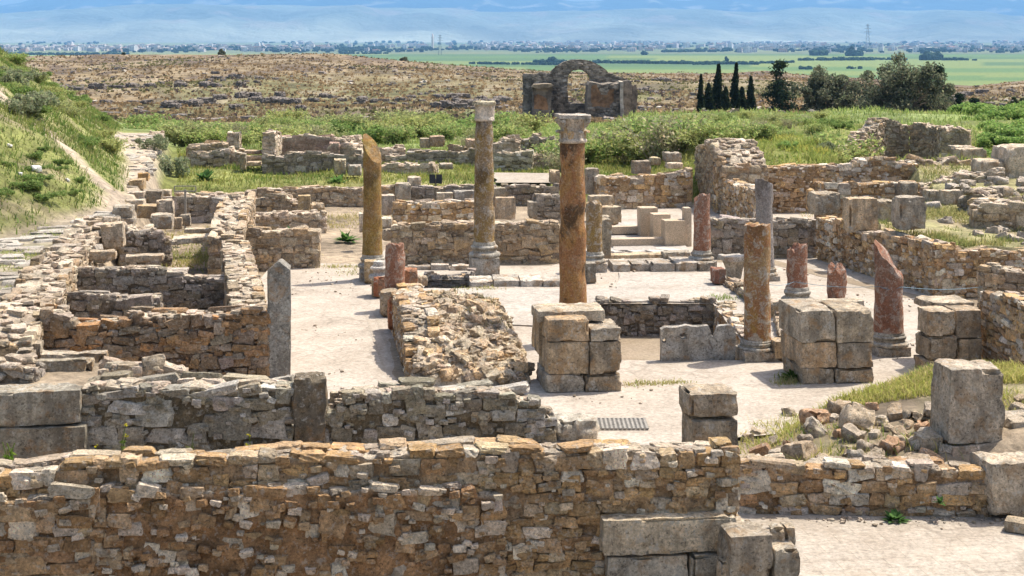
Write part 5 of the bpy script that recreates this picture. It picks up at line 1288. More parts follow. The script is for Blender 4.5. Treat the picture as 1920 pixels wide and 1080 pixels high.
# --- shrubs
LF[0] = .98
def shrub_mesh(kind, seed):
    mb = MB(); r = np.random.default_rng(seed)
    if kind == 'feathery':
        for k in range(60):      # arching twigs with fine leaves
            a = r.uniform(0, 6.28); l = r.uniform(.7, 1.25); out = r.uniform(.15, 1.05)
            t = np.linspace(0, 1, 9)[:, None]
            b = np.array([r.normal(0, .22), r.normal(0, .22), 0])
            pts = b + np.array([math.cos(a) * out, math.sin(a) * out, 0]) * t ** 1.5 + np.array([0, 0, l]) * (t - .22 * t ** 3)
            tube(mb, pts[:, :], .008, (.16, .14, .07), 3)
            lp = np.repeat(pts[2:], 8, 0) + r.normal(0, .085, (56, 3))
            leaves(mb, lp, r.uniform(.04, .075, len(lp)), cvar([(.29, .36, .11), (.36, .38, .13), (.24, .33, .10), (.31, .33, .14)][seed % 4], len(lp), .3, (.40, .41, .16), .35), 2.4)
    elif kind == 'round':
        cs = [np.array([r.normal(0, .45), r.normal(0, .45), r.uniform(.3, .75)]) for _ in range(13)]
        pts = clump_pts(cs, [r.uniform(.22, .4) * np.array([1, 1, .85]) for _ in cs], 190, .4)
        leaves(mb, pts, rng.uniform(.05, .1, len(pts)), cvar((.17, .25, .07), len(pts), .35, (.25, .31, .10), .35), 1.7)
        tube(mb, [[0, 0, 0], [.02, 0, .3], [.05, .05, .6]], .04, (.14, .1, .06), 5)
    elif kind == 'grey':
        cs = [np.array([r.normal(0, .5), r.normal(0, .5), r.uniform(.25, .8)]) for _ in range(14)]
        pts = clump_pts(cs, [r.uniform(.2, .38) * np.ones(3) for _ in cs], 180, .4)
        leaves(mb, pts, rng.uniform(.045, .09, len(pts)), cvar((.22, .245, .14), len(pts), .35, (.32, .34, .19), .35), 2.0)
        tube(mb, [[0, 0, 0], [.02, 0, .3], [.05, .05, .6]], .04, (.14, .1, .06), 5)
    elif kind == 'bright':
        cs = [np.array([r.normal(0, .5), r.normal(0, .5), r.uniform(.25, .7)]) for _ in range(14)]
        pts = clump_pts(cs, [r.uniform(.22, .4) * np.array([1, 1, .8]) for _ in cs], 170, .4)
        leaves(mb, pts, rng.uniform(.06, .11, len(pts)), cvar((.23, .34, .09), len(pts), .3, (.31, .41, .13), .4), 1.8)
        tube(mb, [[0, 0, 0], [.02, 0, .3], [.05, .05, .6]], .03, (.14, .14, .06), 5)
    elif kind == 'dry':
        for k in range(46):
            a = r.uniform(0, 6.28); l = r.uniform(.6, 1.2); out = r.uniform(.1, .9)
            t = np.linspace(0, 1, 8)[:, None]
            pts = np.array([r.normal(0, .2), r.normal(0, .2), 0]) + np.array([math.cos(a) * out, math.sin(a) * out, 0]) * t ** 1.3 + np.array([0, 0, l]) * t
            tube(mb, pts, .009, (.36, .31, .22), 3)
            lp = np.repeat(pts[3:], 5, 0) + r.normal(0, .08, (25, 3)); leaves(mb, lp, r.uniform(.03, .06, 25), cvar((.40, .36, .22), 25, .3, (.28, .29, .13), .4), 2.2)
    return mb.build('shrub', MAT['leaf'], smooth=False)
PROTO = {}
for kind, nv in (('feathery', 4), ('round', 2), ('grey', 2), ('bright', 2), ('dry', 2)):
    PROTO[kind] = [shrub_mesh(kind, 200 + 11 * i + len(kind)) for i in range(nv)]
_used = set()
def shrub(kind, x, y, s, label, group=None, sz=1.0, name='shrub', dz=-.05):
    p = PROTO[kind][rng.integers(0, len(PROTO[kind]))]
    if p.name in _used: o = p.copy(); COL.objects.link(o)
    else: o = p; _used.add(p.name)
    o.name = name
    o.location = (x, y, float(terr(np.array([x]), np.array([y]))[0]) + dz); o.scale = (s, s, s * sz); o.rotation_euler = (0, 0, rng.uniform(0, 6.28))
    tag(o, label, 'shrub', group); return o
# first user of every prototype mesh must be a real shrub, so place explicit ones first
for k in PROTO:
    for p in PROTO[k]: pass
GA = 'feathery shrubs in the belt beyond the meadow'
lab = 'light green feathery shrub in the belt beyond the meadow ruins'
for k in range(72):
    d = rng.uniform(73, 104); px = rng.uniform(262, 985)
    kind = rng.choice(['feathery', 'round', 'dry'], p=[.78, .1, .12])
    x, y = P(px, d)
    if kind == 'dry': shrub('dry', x, y, rng.uniform(.6, 1.1), 'dry straw coloured shrub in the belt beyond the meadow ruins', 'dry shrubs in the belt beyond the meadow'); continue
    shrub(kind, x, y, rng.uniform(.85, 1.55), lab if kind == 'feathery' else 'dark rounded shrub in the belt beyond the meadow ruins', GA if kind == 'feathery' else 'rounded dark shrubs in the belt beyond the meadow', rng.uniform(.6, .95))
GB = 'feathery bushes on the bank behind the court'
for k in range(84):
    d = rng.uniform(57, 78); px = rng.uniform(1120, 1660)
    px = px if k > 8 else rng.uniform(1000, 1120)
    kind = rng.choice(['feathery', 'round', 'dry'], p=[.78, .1, .12])
    x, y = P(px, d)
    if px > 1570 and d < 66: d = rng.uniform(67, 80); x, y = P(px, d)
    top = np.interp(px, [1000, 1120, 1180, 1260, 1350, 1450, 1560, 1660], [232, 226, 214, 205, 216, 224, 232, 240])
    g0 = float(terr(np.array([x]), np.array([y]))[0]); hh = Z(top, d) - g0
    s = np.clip(hh * rng.uniform(.6, 1.0) * (.8 if px < 1180 else 1), .5, 1.8)
    shrub(kind, x, y, s, 'yellow green feathery bush on the bank behind the brown walls' if kind == 'feathery' else 'dry straw coloured bush on the bank behind the brown walls' if kind == 'dry' else 'dark green leafy bush low on the bank behind the brown walls', GB if kind == 'feathery' else 'dry bushes on the bank behind the court' if kind == 'dry' else 'dark leafy bushes on the bank behind the court', .85)
for k in range(22):
    d = rng.uniform(60, 92); px = rng.uniform(1815, 1960); x, y = P(px, d)
    shrub('bright', x, y, rng.uniform(.7, 1.15), 'bright green bush at the right edge behind the boulder', 'bright green bushes at the right edge', .8)
for (px, d, s, lb) in ((20, 54, .7, 'dark grey green bush high on the left bank at the picture edge'), (50, 50, .75, 'dark grey green bush just above the worn track on the left bank'), (28, 47.5, .6, 'dark grey green bush nearest the edge above the worn track'), (70, 52.5, .6, 'dark grey green bush at the top end of the worn track'), (15, 60, .55, 'grey green bush on the crest of the left bank'), (60, 66, .5, 'grey green bush on the skyline slope of the left bank')):
    shrub('grey', *P(px, d), s, lb)
for k in range(34):
    d = rng.uniform(46, 78); xl = np.interp(d, XL_Y, XL_X); x = xl - rng.uniform(.6, 5.5)
    if track_dist(np.array([x]), np.array([d]))[0] < .9: continue
    shrub('feathery' if rng.random() < .6 else 'round', x, d, rng.uniform(.35, .7), 'scrubby green bush on the slope of the left bank', 'scrubby bushes on the left bank', .8)
for k in range(26):
    d = rng.uniform(35.5, 44); xl = np.interp(d, XL_Y, XL_X); x = xl - rng.uniform(.4, 4.2)
    if track_dist(np.array([x]), np.array([d]))[0] < .8: continue
    shrub('round', x, d, rng.uniform(.22, .45), 'low green clump of weeds on the bank below the worn track', 'green clumps on the bank below the track', .7)
for (px, d, s, kd, lb) in ((1545, 57.2, .4, 'grey', 'grey leaved plant inside the low curved ruin'), (1590, 57.0, .4, 'grey', 'blue green plant beside the end of the low curved ruin'), (1475, 56.5, .35, 'bright', 'bright yellow green plant on the high tan wall'), (290, 57.5, .6, 'grey', 'grey green bush by the pale stone edge of the path bend'), (318, 55.2, .8, 'grey', 'loose grey green bush below the path bend in the meadow'), (700, 53.8, .3, 'bright', 'small bright plant beside the ochre column in the meadow')):
    shrub(kd, *P(px, d), s, lb)
for p in [p for k in PROTO for p in PROTO[k] if p.name not in _used and not p.get('label')]:
    bpy.data.objects.remove(p)

# --- trees
LF[0] = .82
def tree(name, label, px, base, d, w, h, kind, seed, group=None):
    """w, h in metres; crown of many leaf clumps on a tapered trunk with limbs"""
    r = np.random.default_rng(seed); x, y = P(px, d); z = float(terr(np.array([x]), np.array([y]))[0]) if base is None else Z(base, d)
    root = empty(name, (x, y, z), label, 'tree', group); o = (x, y, z); O = np.array(o)
    tb = MB(); cb = MB()
    if kind == 'cypress':
        tube(tb, [O, O + [0, 0, h * .9]], [.12, .03], (.16, .12, .08), 6)
        n = int(5200 * max(.35, h / 6)); t = r.random(n) ** .8
        rad = w / 2 * np.sin(np.clip((1 - t) * 1.25 + .12, 0, 1.45)) * (.85 + .3 * np.sin(t * 21 + r.uniform(0, 6)) * .3) ; a = r.uniform(0, 6.28, n)
        rr = rad * r.uniform(.35, 1.08, n) * (1 + .25 * np.sin(a * 3 + t * 9))
        pts = O + np.stack([rr * np.cos(a), rr * np.sin(a), t * h * r.uniform(.97, 1.03, n) + .05], -1)
        leaves(cb, pts, r.uniform(.08, .17, n), cvar((.035, .052, .028), n, .4, (.055, .075, .038), .3), 2.2)
        cm = 'needle'
    elif kind == 'conifer':
        tube(tb, [O, O + [0, 0, h * .95]], [.16, .03], (.15, .11, .08), 6)
        pts = []
        for k in range(int(44 * max(.6, h / 6))):
            t = r.uniform(.04, 1) ; a = r.uniform(0, 6.28); L = w / 2 * (1 - t) ** .75 * r.uniform(.65, 1.15) + .12
            s = np.linspace(.1, 1, 7)[:, None]
            br = O + np.array([0, 0, t * h]) + np.array([math.cos(a) * L, math.sin(a) * L, .12 * L]) * s - np.array([0, 0, .18 * L]) * s ** 2
            tube(tb, br, .02, (.13, .1, .07), 3)
            for q in br: pts.append(q + r.normal(0, 1, (16, 3)) * np.array([.19, .19, .12]) * (w / 4 + .35))
        pts = np.concatenate(pts); n = len(pts)
        leaves(cb, pts, r.uniform(.08, .17, n), cvar((.038, .06, .034), n, .4, (.06, .082, .046), .3), 2.4); cm = 'needle'
    else:   # eucalyptus: several stems, separate hanging clumps
        cs, rs = [], []
        for k in range(5):
            a = r.uniform(0, 6.28); top = O + np.array([math.cos(a) * w * .28, math.sin(a) * w * .28, h * r.uniform(.6, .85)])
            t = np.linspace(0, 1, 6)[:, None]; st = O + (top - O) * t + np.array([0, 0, .3]) * np.sin(t * 3.1)
            tube(tb, st, np.linspace(.17, .05, 6), (.30, .24, .18), 6)
        for k in range(int(44 + 6 * w)):
            t = r.uniform(.06, 1); a = r.uniform(0, 6.28)
            env = w / 2 * (np.sin(np.clip(t, 0, 1) * 2.35 + .45)) ** .7
            rr = env * r.uniform(.25, .95) * (1 + .22 * math.sin(2 * a + seed) + .18 * math.sin(3 * a + 2 * seed + t * 4))
            c = O + np.array([rr * math.cos(a), rr * math.sin(a), t * h * (.83 + .13 * math.sin(a * 2 + seed * 1.7))])
            cs.append(c); s = r.uniform(.36, .75) * (w / 10 + .42); rs.append(np.array([s, s, s * r.uniform(.8, 1.3)]))
            j = r.integers(0, 5)
            tube(tb, [O + np.array([0, 0, h * .25]), (O + c) / 2 + [0, 0, h * .08], c], [.06, .04, .015], (.25, .2, .15), 4)
        pts = clump_pts(cs, rs, 260, .5); n = len(pts)
        leaves(cb, pts, r.uniform(.09, .2, n), cvar((.155, .175, .105), n, .45, (.25, .25, .155), .35), 2.2); cm = 'leaf'
    root.rotation_euler = (r.normal(0, .025), r.normal(0, .03), 0)
    tb.build('trunk', MAT['bark'], root, o); cb.build('crown', MAT[cm], root, o, smooth=False)
TD = 150.; S_ = TD / F
CY = [('cypress_tree', 'leftmost thin cypress of the dark row', 1313, 143, 212, 13, 'cypress'), ('cypress_tree', 'bushy low cypress second in the dark row', 1328, 158, 214, 24, 'cypress'), ('cypress_tree', 'grey green pointed cypress third in the dark row', 1344, 123, 212, 26, 'cypress'), ('cypress_tree', 'short shaggy cypress right of the grey green pointed one', 1360, 165, 212, 22, 'cypress'),
      ('cypress_tree', 'tallest slender dark cypress', 1376, 121, 214, 20, 'cypress'), ('cypress_tree', 'lower dark cypress leaning against the tallest one', 1390, 165, 222, 26, 'cypress'), ('cypress_tree', 'slim cypress at the right end of the dark row', 1408, 146, 220, 20, 'cypress'),
      ('conifer_tree', 'lone ragged dark conifer right of the cypress row', 1461, 118, 222, 62, 'conifer'), ('eucalyptus_tree', 'medium grey green eucalyptus left of the biggest tree', 1556, 124, 236, 118, 'euc'), ('eucalyptus_tree', 'biggest grey green eucalyptus with a billowing crown', 1690, 104, 240, 152, 'euc'),
      ('conifer_tree', 'dark pointed conifer touching the biggest eucalyptus', 1757, 126, 232, 62, 'conifer'), ('conifer_tree', 'small dark conifer just right of the tree group', 1797, 178, 234, 30, 'conifer'), ('conifer_tree', 'small round topped conifer second right of the tree group', 1828, 184, 232, 26, 'conifer'), ('conifer_tree', 'tiny lone conifer before the bright bushes', 1861, 200, 224, 12, 'cypress'),
      ('eucalyptus_tree', 'small grey green tree at the foot of the biggest eucalyptus', 1738, 186, 240, 50, 'euc'), ('shrub_tree', 'low dark tree under the right side of the tree group', 1790, 208, 238, 44, 'euc')]
for k, (nm, lb, px, t, b, w, kd) in enumerate(CY):
    d = TD + (k % 3) * 2
    tree(nm, lb, px, b, d, w * S_ * (1.3 if kd != 'cypress' else 1.15), (b - t) * d / F, kd, 300 + k)
# palm at the right edge
x, y = P(1912, 118.); z = Z(228, 118.); root = empty('palm_tree', (x, y, z), 'drooping palm cut by the right edge before the rocky slope', 'tree')
mb = MB(); tube(mb, [[x, y, z], [x, y, z + .9]], [.3, .22], (.2, .15, .1), 8); mb.build('trunk', MAT['bark'], root, (x, y, z))
mb = MB()
for k in range(46):
    a = rng.uniform(0, 6.28); e = rng.uniform(-.2, 1.3); L = rng.uniform(1.3, 2.0)
    t = np.linspace(0, 1, 9)[:, None]
    pts = np.array([x, y, z + .9]) + np.array([math.cos(a) * math.cos(e), math.sin(a) * math.cos(e), math.sin(e)]) * L * t - np.array([0, 0, .95]) * t ** 2.2
    tube(mb, pts, .012, (.1, .12, .05), 3); lp = np.repeat(pts, 9, 0) + rng.normal(0, .07, (81, 3)); leaves(mb, lp, .12, cvar((.075, .095, .045), 81, .35), 2.6)
mb.build('crown', MAT['leaf'], root, (x, y, z), smooth=False)
for (px, b, t, d, w, lb) in ((231, 113, 99, 352, 15, 'small dark tree on the skyline of the brown slope at left'), (415, 104, 93, 352, 12, 'small dark round tree on the crest of the brown slope'), (757, 117, 107, 352, 11, 'tiny dark tree where the brown slope meets the green plain')):
    tree('lone_tree', lb, px, b + 1, d, w * d / F, (b - t) * d / F, 'conifer' if px < 300 else 'euc', 400 + px)

# ------------------------------------------------------------------ rocks
def rock_proto(seed):
    mb = MB(); block(mb, (0, 0, .3), (.62, .5, .4), col=(.12, .10, .085), n=9, rnd=.35, amp=.2, seed=seed, chips=.25); return mb
RP = []
n_ind = 0
def cry(px): return float(np.interp(px, [-100, 300, 560, 800, 960, 1250, 1450, 1800, 1920], [112, 106, 106, 122, 136, 142, 144, 168, 160]))
rocks = [(P_[0], P_[1]) for P_ in ()]
cl = [(1265, 0)]
pts = []
for (cx_, cy_, sx, sy, n) in ((300, 178, 70, 8, 16), (420, 158, 60, 5, 14), (510, 185, 28, 2, 9), (360, 196, 60, 7, 12), (470, 150, 40, 6, 8), (700, 190, 90, 8, 14), (860, 188, 60, 10, 20), (250, 160, 30, 8, 6), (930, 195, 20, 8, 8), (1220, 165, 20, 12, 8), (1850, 190, 50, 14, 18)):
    for _ in range(n): pts.append((rng.normal(cx_, sx), rng.normal(cy_, sy), rng.uniform(.45, 1.35)))
for k, (px, py, s) in enumerate(pts):
    py = max(py, cry(px) + 10)
    d = np.interp(py, [105, 140, 165, 190, 215], [340, 260, 210, 172, 142]); 
    for _ in range(6):
        x, y = P(px, d); g0 = float(terr(np.array([x]), np.array([y]))[0]); d = np.clip(F * (H - g0) / (py - HY), 125, 345)
    x, y = P(px, d); g0 = float(terr(np.array([x]), np.array([y]))[0])
    if k < 5: p = rock_proto(500 + k).build('field_rock', MAT['rubble'], origin=(0, 0, 0)); RP.append(p); o = p
    else: o = RP[k % 5].copy(); COL.objects.link(o)
    o.location = (x, y, g0 - .1); o.scale = (s * 1.3, s, s * .9); o.rotation_euler = (0, 0, rng.uniform(0, 6.28))
    tag(o, 'dark weathered rock on the dry brown slope beyond the ruins', 'rock', 'dark rocks on the brown slope')
N = 1700
px = rng.uniform(-100, 2020, N); t = rng.random(N) ** 1.6; d = 126 + t * 225; x, y = (px - CX) * d / F, d
k = (n2(x, y * .5, .05, 3, 71) > -.15) & ~((px < 120) & (d < 130)); x, y = x[k], y[k]; N = len(x)
mb = MB(); s = rng.uniform(.08, .34, N) * (.8 + .6 * rng.random(N) ** 3)
stones(mb, np.stack([x, y, terr(x, y) + s * .2], -1), np.stack([s * 1.3, s, s * .8], -1), euler(np.zeros(N), np.zeros(N), rng.uniform(0, 6.28, N)), np.array([(.11, .095, .08), (.24, .20, .16), (.16, .13, .11), (.40, .35, .28)])[rng.choice(4, N, p=[.5, .15, .28, .07])], rnd=.3, jit=.16, n=2)
tag(mb.build('field_stones', MAT['rubble']), kind='stuff')
N = 26000
px = rng.uniform(-100, 2020, N); t = rng.random(N) ** 1.5; d = 122 + t * 228; x, y = (px - CX) * d / F, d; b = np.stack([x, y, terr(x, y)], -1)
mb = MB(); s = rng.uniform(.14, .42, N)
c = np.array([(.34, .235, .125), (.22, .165, .09), (.40, .29, .16), (.13, .095, .08), (.20, .19, .08)])[np.clip(((n2(x, y * .4, .07, 3, 81) + .6) / 1.2 * 5 + rng.normal(0, 1.1, N)), 0, 4).astype(int)] * rng.uniform(.8, 1.2, (N, 1))
for _ in range(3): leaves(mb, b + rng.normal(0, .16, (N, 3)) * np.array([1, 1, .3]) + [0, 0, .12], s, c, 1.3)
tag(mb.build('dry_scrub', MAT['leaf'], smooth=False), kind='stuff')

# loose stones heaped behind the low brown wall
heap = [(1400, 808, 24), (1420, 800, 26), (1452, 815, 24), (1425, 835, 40), (1458, 838, 22), (1497, 836, 62), (1540, 848, 26), (1478, 758, 32), (1530, 770, 50), (1528, 790, 48), (1576, 750, 44), (1605, 775, 66), (1600, 800, 40), (1636, 750, 24), (1652, 775, 26), (1680, 762, 32), (1712, 768, 34), (1748, 758, 36), (1575, 800, 22), (1640, 800, 24), (1688, 802, 30), (1740, 815, 46), (1768, 806, 34), (1730, 790, 30), (1745, 838, 42), (1776, 834, 26), (1588, 826, 22), (1620, 822, 32), (1675, 820, 40), (1606, 848, 28), (1652, 850, 36), (1688, 845, 34), (1717, 848, 30), (1745, 862, 40), (1772, 856, 24), (1708, 866, 40), (1640, 868, 34), (1594, 864, 24), (1795, 790, 26), (1562, 772, 20), (1700, 784, 24), (1650, 838, 18), (1510, 810, 20), (1478, 820, 18), (1720, 820, 20), (1584, 842, 18), (1666, 790, 20), (1760, 780, 22), (1785, 815, 20), (1905, 770, 30), (1915, 735, 28), (1908, 800, 28)]
for k, (px, py, w) in enumerate(heap):
    d = 20.0
    for _ in range(8):
        x, y = P(px, d); g0 = float(terr(np.array([x]), np.array([y]))[0]); d = np.clip(F * (H - g0 - .1) / (py + w * .2 - HY), 18.75, 22.9)
    x, y = P(px, d); s = w * d / F / 2 * .92; g0 = float(terr(np.array([x]), np.array([y]))[0])
    zz = min(max(Z(py, d), g0 + .05 * s), g0 + .4 * s)
    c = np.array([(.38, .31, .23), (.42, .36, .28), (.34, .30, .25), (.40, .27, .18), (.46, .42, .36)])[k % 5]
    mb = MB(); block(mb, (x, y, zz), (s * 1.05, s * .9, s * rng.uniform(.55, .8)), (rng.normal(0, .3), rng.normal(0, .25), rng.uniform(0, 3)), np.array(c) * [1.0, .91, .79], 9, .36, .055, 600 + k, .15)
    o = mb.build('rubble_stone', MAT['rubble'], origin=(x, y, zz - s * .6))
    if k == 11: tag(o, 'largest pale grey stone in the rubble heap, flat on top', 'stone')
    elif k == 5: tag(o, 'long pitted block at the left foot of the rubble heap', 'stone')
    else: tag(o, 'loose stone in the rubble heap behind the low brown wall', 'stone', 'loose stones in the rubble heap')

# tumbled stones over the terrace at the right
for k in range(42):
    px = rng.uniform(1745, 1960); d = rng.uniform(34.6, 47) if px > 1800 else rng.uniform(38, 47); x, y = P(px, d); g0 = float(terr(np.array([x]), np.array([y]))[0]); s = rng.uniform(.07, .22)
    mb = MB(); block(mb, (x, y, g0 + s * .25), (s * 1.1, s * .9, s * rng.uniform(.5, .8)), (rng.normal(0, .3), rng.normal(0, .25), rng.uniform(0, 3)), np.array([(.36, .29, .215), (.32, .26, .195), (.39, .33, .26)])[k % 3], 6, .36, .05, 1200 + k, .15)
    tag(mb.build('rubble_stone', MAT['rubble'], origin=(x, y, g0)), 'tumbled stone on the weedy terrace behind the slanting tan wall', 'stone', 'tumbled stones on the weedy terrace')
# flagstones of the path
mb = MB(); C_, S2_, A_, cc = [], [], [], []
yy = 26.0
while yy < 41.5:
    L = rng.uniform(.3, .6); xl = np.interp(yy, XL_Y, XL_X); xr = np.interp(yy, XL_Y, XR_X) + .2; x = xl + rng.uniform(0, .4)
    while x < xr:
        w = rng.uniform(.35, .95)
        if rng.random() < .8: C_.append((x + w / 2, yy + rng.normal(0, .04), 0)); S2_.append((w / 2 * .93, L / 2 * .9, .06)); A_.append(rng.normal(0, .12))
        x += w
    yy += L
for yy in np.arange(44, 64, .34):
    xl = np.interp(yy, XL_Y, XL_X); xr = np.interp(yy, XL_Y, XR_X)
    for x in np.arange(xl + .2, xr, .42):
        if rng.random() < .35: C_.append((x + rng.normal(0, .1), yy + rng.normal(0, .1), 0)); s = rng.uniform(.08, .22); S2_.append((s, s, .06)); A_.append(rng.uniform(0, 3))
C_ = np.array(C_); C_[:, 2] = terr(C_[:, 0], C_[:, 1]) - np.where(C_[:, 1] > 43.5, .03, .012); N = len(C_)
stones(mb, C_, S2_, euler(rng.normal(0, .03, N), rng.normal(0, .03, N), np.array(A_) + YAW), np.array([(.36, .32, .26), (.40, .355, .295), (.31, .265, .21)])[rng.integers(0, 3, N)], rnd=.25, jit=.05, n=3)
tag(mb.build('paved_path', MAT['masonry']), kind='structure')
# grit and small stones on the floors, thicker along the wall feet
N = 2600
px = rng.uniform(480, 1800, N); d = rng.uniform(21.5, 40, N); x = (px - CX) * d / F; kk = (n2(x, d, .5, 3, 91) > .08) & (x > -4.1 + -.165 * (d - 25.5)) & ~((x > 1.7) & (x < 4.6) & (d > 26.4) & (d < 32.7)) & ~((x > -2.3) & (x < -.7) & (d > 34) & (d < 36))
x, d = x[kk], d[kk]; x2 = rng.uniform(2.6, 8.0, 160); d2 = 17.95 - np.abs(rng.normal(0, .12, 160)); x, d = np.concatenate([x, x2]), np.concatenate([d, d2]); N = len(x)
a = .006 + .02 * rng.random(N) ** 4; mb = MB()
stones(mb, np.stack([x, d, .004 + a * .4], -1), np.stack([a * 1.2, a, a * .8], -1), euler(np.zeros(N), np.zeros(N), rng.uniform(0, 6, N)), pick('pale', N), rnd=.4, jit=.1, n=2)
tag(mb.build('floor_grit', MAT['rubble'], smooth=False), kind='stuff')
# white stones in the bank grass
for k, (px, py, w) in enumerate(((68, 344, 16), (126, 340, 8), (38, 338, 6), (18, 296, 8))):
    d = 40.
    for _ in range(10):
        x, y = P(px, d); g0 = float(terr(np.array([x]), np.array([y]))[0]); d = np.clip(.5 * d + .5 * F * (H - g0) / (py - HY), 33, 70)
    s = w * d / F / 2
    mb = MB(); block(mb, (x, y, g0 + s * .6), (s * 1.2, s, s * .8), (0, .1, rng.uniform(0, 3)), (.62, .58, .52), 6, .45, .04, 700 + k, .1)
    tag(mb.build('white_stone', MAT['rubble'], origin=(x, y, g0)), 'white stone lying in the grass of the left bank', 'stone', 'white stones in the bank grass')

# ------------------------------------------------------------------ plain, town and mountains
PZ = -50.0
def pd(py): return F * (H - PZ) / (py - HY)
def house_mesh(k):
    mb = MB(); r = np.random.default_rng(800 + k)
    wall_c = [tuple(np.array(q) * .82) for q in [(.66, .60, .55), (.60, .50, .43), (.72, .69, .65), (.54, .39, .31), (.62, .56, .56), (.46, .41, .38)]][k]
    w, d, h = [(13, 11, 6.5), (18, 12, 5), (11, 11, 9.5), (16, 10, 4.5), (24, 13, 8), (9, 9, 7)][k]
    def bx(c, s, col, rn=.01): block(mb, c, s, col=col, n=2, rnd=rn, amp=0, chips=0)
    bx((0, 0, h / 2), (w / 2, d / 2, h / 2), wall_c)
    bx((0, -d / 2 + .15, h + .45), (w / 2, .15, .45), wall_c); bx((0, d / 2 - .15, h + .45), (w / 2, .15, .45), wall_c)      # parapets
    bx((-w / 2 + .15, 0, h + .45), (.15, d / 2 - .3, .45), wall_c); bx((w / 2 - .15, 0, h + .45), (.15, d / 2 - .3, .45), wall_c)
    bx((w * .25, d * .1, h + 1.3), (w * .14, d * .2, 1.3), wall_c)                                                  # stair head
    if k in (3, 4): bx((-w * .2, 0, h + .9), (w * .28, d * .42, .5), (.45, .2, .12), .3)
    for fl in range(max(1, int(h // 3))):
        for i in range(max(2, int(w // 4))):
            bx((-w / 2 + 2 + i * (w - 4) / max(1, int(w // 4) - 1), -d / 2 - .02, 1.7 + 3 * fl), (.7, .08, .8), (.12, .13, .15))
    return mb.build('town_house', MAT['town_paint'], origin=(0, 0, 0), smooth=False)
HP = [house_mesh(k) for k in range(6)]
used = set(); cnt = 0
def place_house(px, py, k, s=1.0):
    global cnt
    d = pd(py); x, y = P(px, d)
    o = HP[k] if k not in used else HP[k].copy()
    if k in used: COL.objects.link(o)
    used.add(k); o.location = (x, y, PZ); o.rotation_euler = (0, 0, rng.uniform(-.5, .5)); o.scale = (s, s, s)
    lb = ['white flat roofed house', 'long low cream house', 'tall white house', 'tan house with a reddish roof', 'broad pale block with a reddish roof', 'small grey house'][k]
    tag(o, lb + ' in the hazy town on the plain', 'house', 'houses of the far town')
for k in range(285):
    px = rng.uniform(-20, 1940)
    py = rng.uniform(81.5, 97) if px > 560 else rng.uniform(88, 97.5)
    if px > 1380: py = rng.uniform(84, 99)
    if rng.random() < .4 and 1050 < px < 1400: py = rng.uniform(82, 95)
    place_house(px, py, int(rng.choice(6, p=[.3, .15, .2, .1, .08, .17])), rng.uniform(.8, 1.25) * np.interp(py, [81, 98], [2.3, 1.5]))
# the hundreds of smaller, farther roofs behind the nearest houses
mb = MB(); N = 950
px = rng.uniform(-20, 1940, N); py = np.where(px > 560, rng.uniform(80, 95, N), rng.uniform(87, 96, N)); k_ = vnoise(np.stack([px * .01, 0 * px, 0 * px], -1), 1, 6) > -.35; px, py = px[k_], py[k_]; N = len(px)
d = pd(py); s = rng.uniform(5, 10, N) * np.interp(d, [4700, 14000], [1, 2.2]); hh = rng.uniform(3, 6, N) * np.interp(d, [4700, 14000], [1, 2])
stones(mb, np.stack([(px - CX) * d / F, d, PZ + hh], -1), np.stack([s, s * .8, hh], -1), euler(np.zeros(N), np.zeros(N), rng.uniform(-.5, .5, N)), np.array([(.50, .44, .41), (.46, .38, .33), (.37, .31, .30), (.42, .28, .22)])[rng.choice(4, N, p=[.45, .25, .2, .1])], rnd=0, jit=.0, n=2)
tag(mb.build('distant_town', MAT['town_paint'], smooth=False), kind='stuff')
mb = MB(); N = 2800
px = rng.uniform(-40, 1960, N); py = np.where(rng.random(N) < .6, rng.normal(93, 2.6, N), rng.uniform(79, 99, N)); py = np.clip(py, 79, 100.5)
keep = (vnoise(np.stack([px * .012, py * .25, 0 * px], -1), 1, 4) > -.1); px, py = px[keep], py[keep]; N = len(px)
d = pd(py); x = (px - CX) * d / F; s = rng.uniform(2.0, 5.5, N) * np.interp(d, [4700, 14000], [1, 2.0])
hgt = s * rng.uniform(.7, 1.25, N)
stones(mb, np.stack([x, d, PZ + hgt * .7], -1), np.stack([s * rng.uniform(.9, 2.0, N), s, hgt], -1), euler(np.zeros(N), np.zeros(N), rng.uniform(-.2, .2, N)), cvar((.030, .05, .032), N, .35), rnd=.75, jit=.16, n=3)
tag(mb.build('town_trees', MAT['needle'], smooth=False), kind='stuff')
def hedge(rows):
    mb = MB()
    for (x0, x1, y0, y1, h, dens) in rows:
        n = int(abs(x1 - x0) * dens); px = rng.uniform(x0, x1, n); py = y0 + (y1 - y0) * (px - x0) / (x1 - x0) + rng.normal(0, .25, n)
        d = pd(py); x = (px - CX) * d / F; s = h * rng.uniform(.5, 1.1, n) * d / F
        stones(mb, np.stack([x, d, PZ + s * .8], -1), np.stack([s * 1.5, s, s], -1), euler(np.zeros(n), np.zeros(n), rng.uniform(0, 3, n)), cvar((.035, .06, .034), n, .35), rnd=.75, jit=.16, n=3)
    return tag(mb.build('hedgerows', MAT['needle'], smooth=False), kind='stuff')
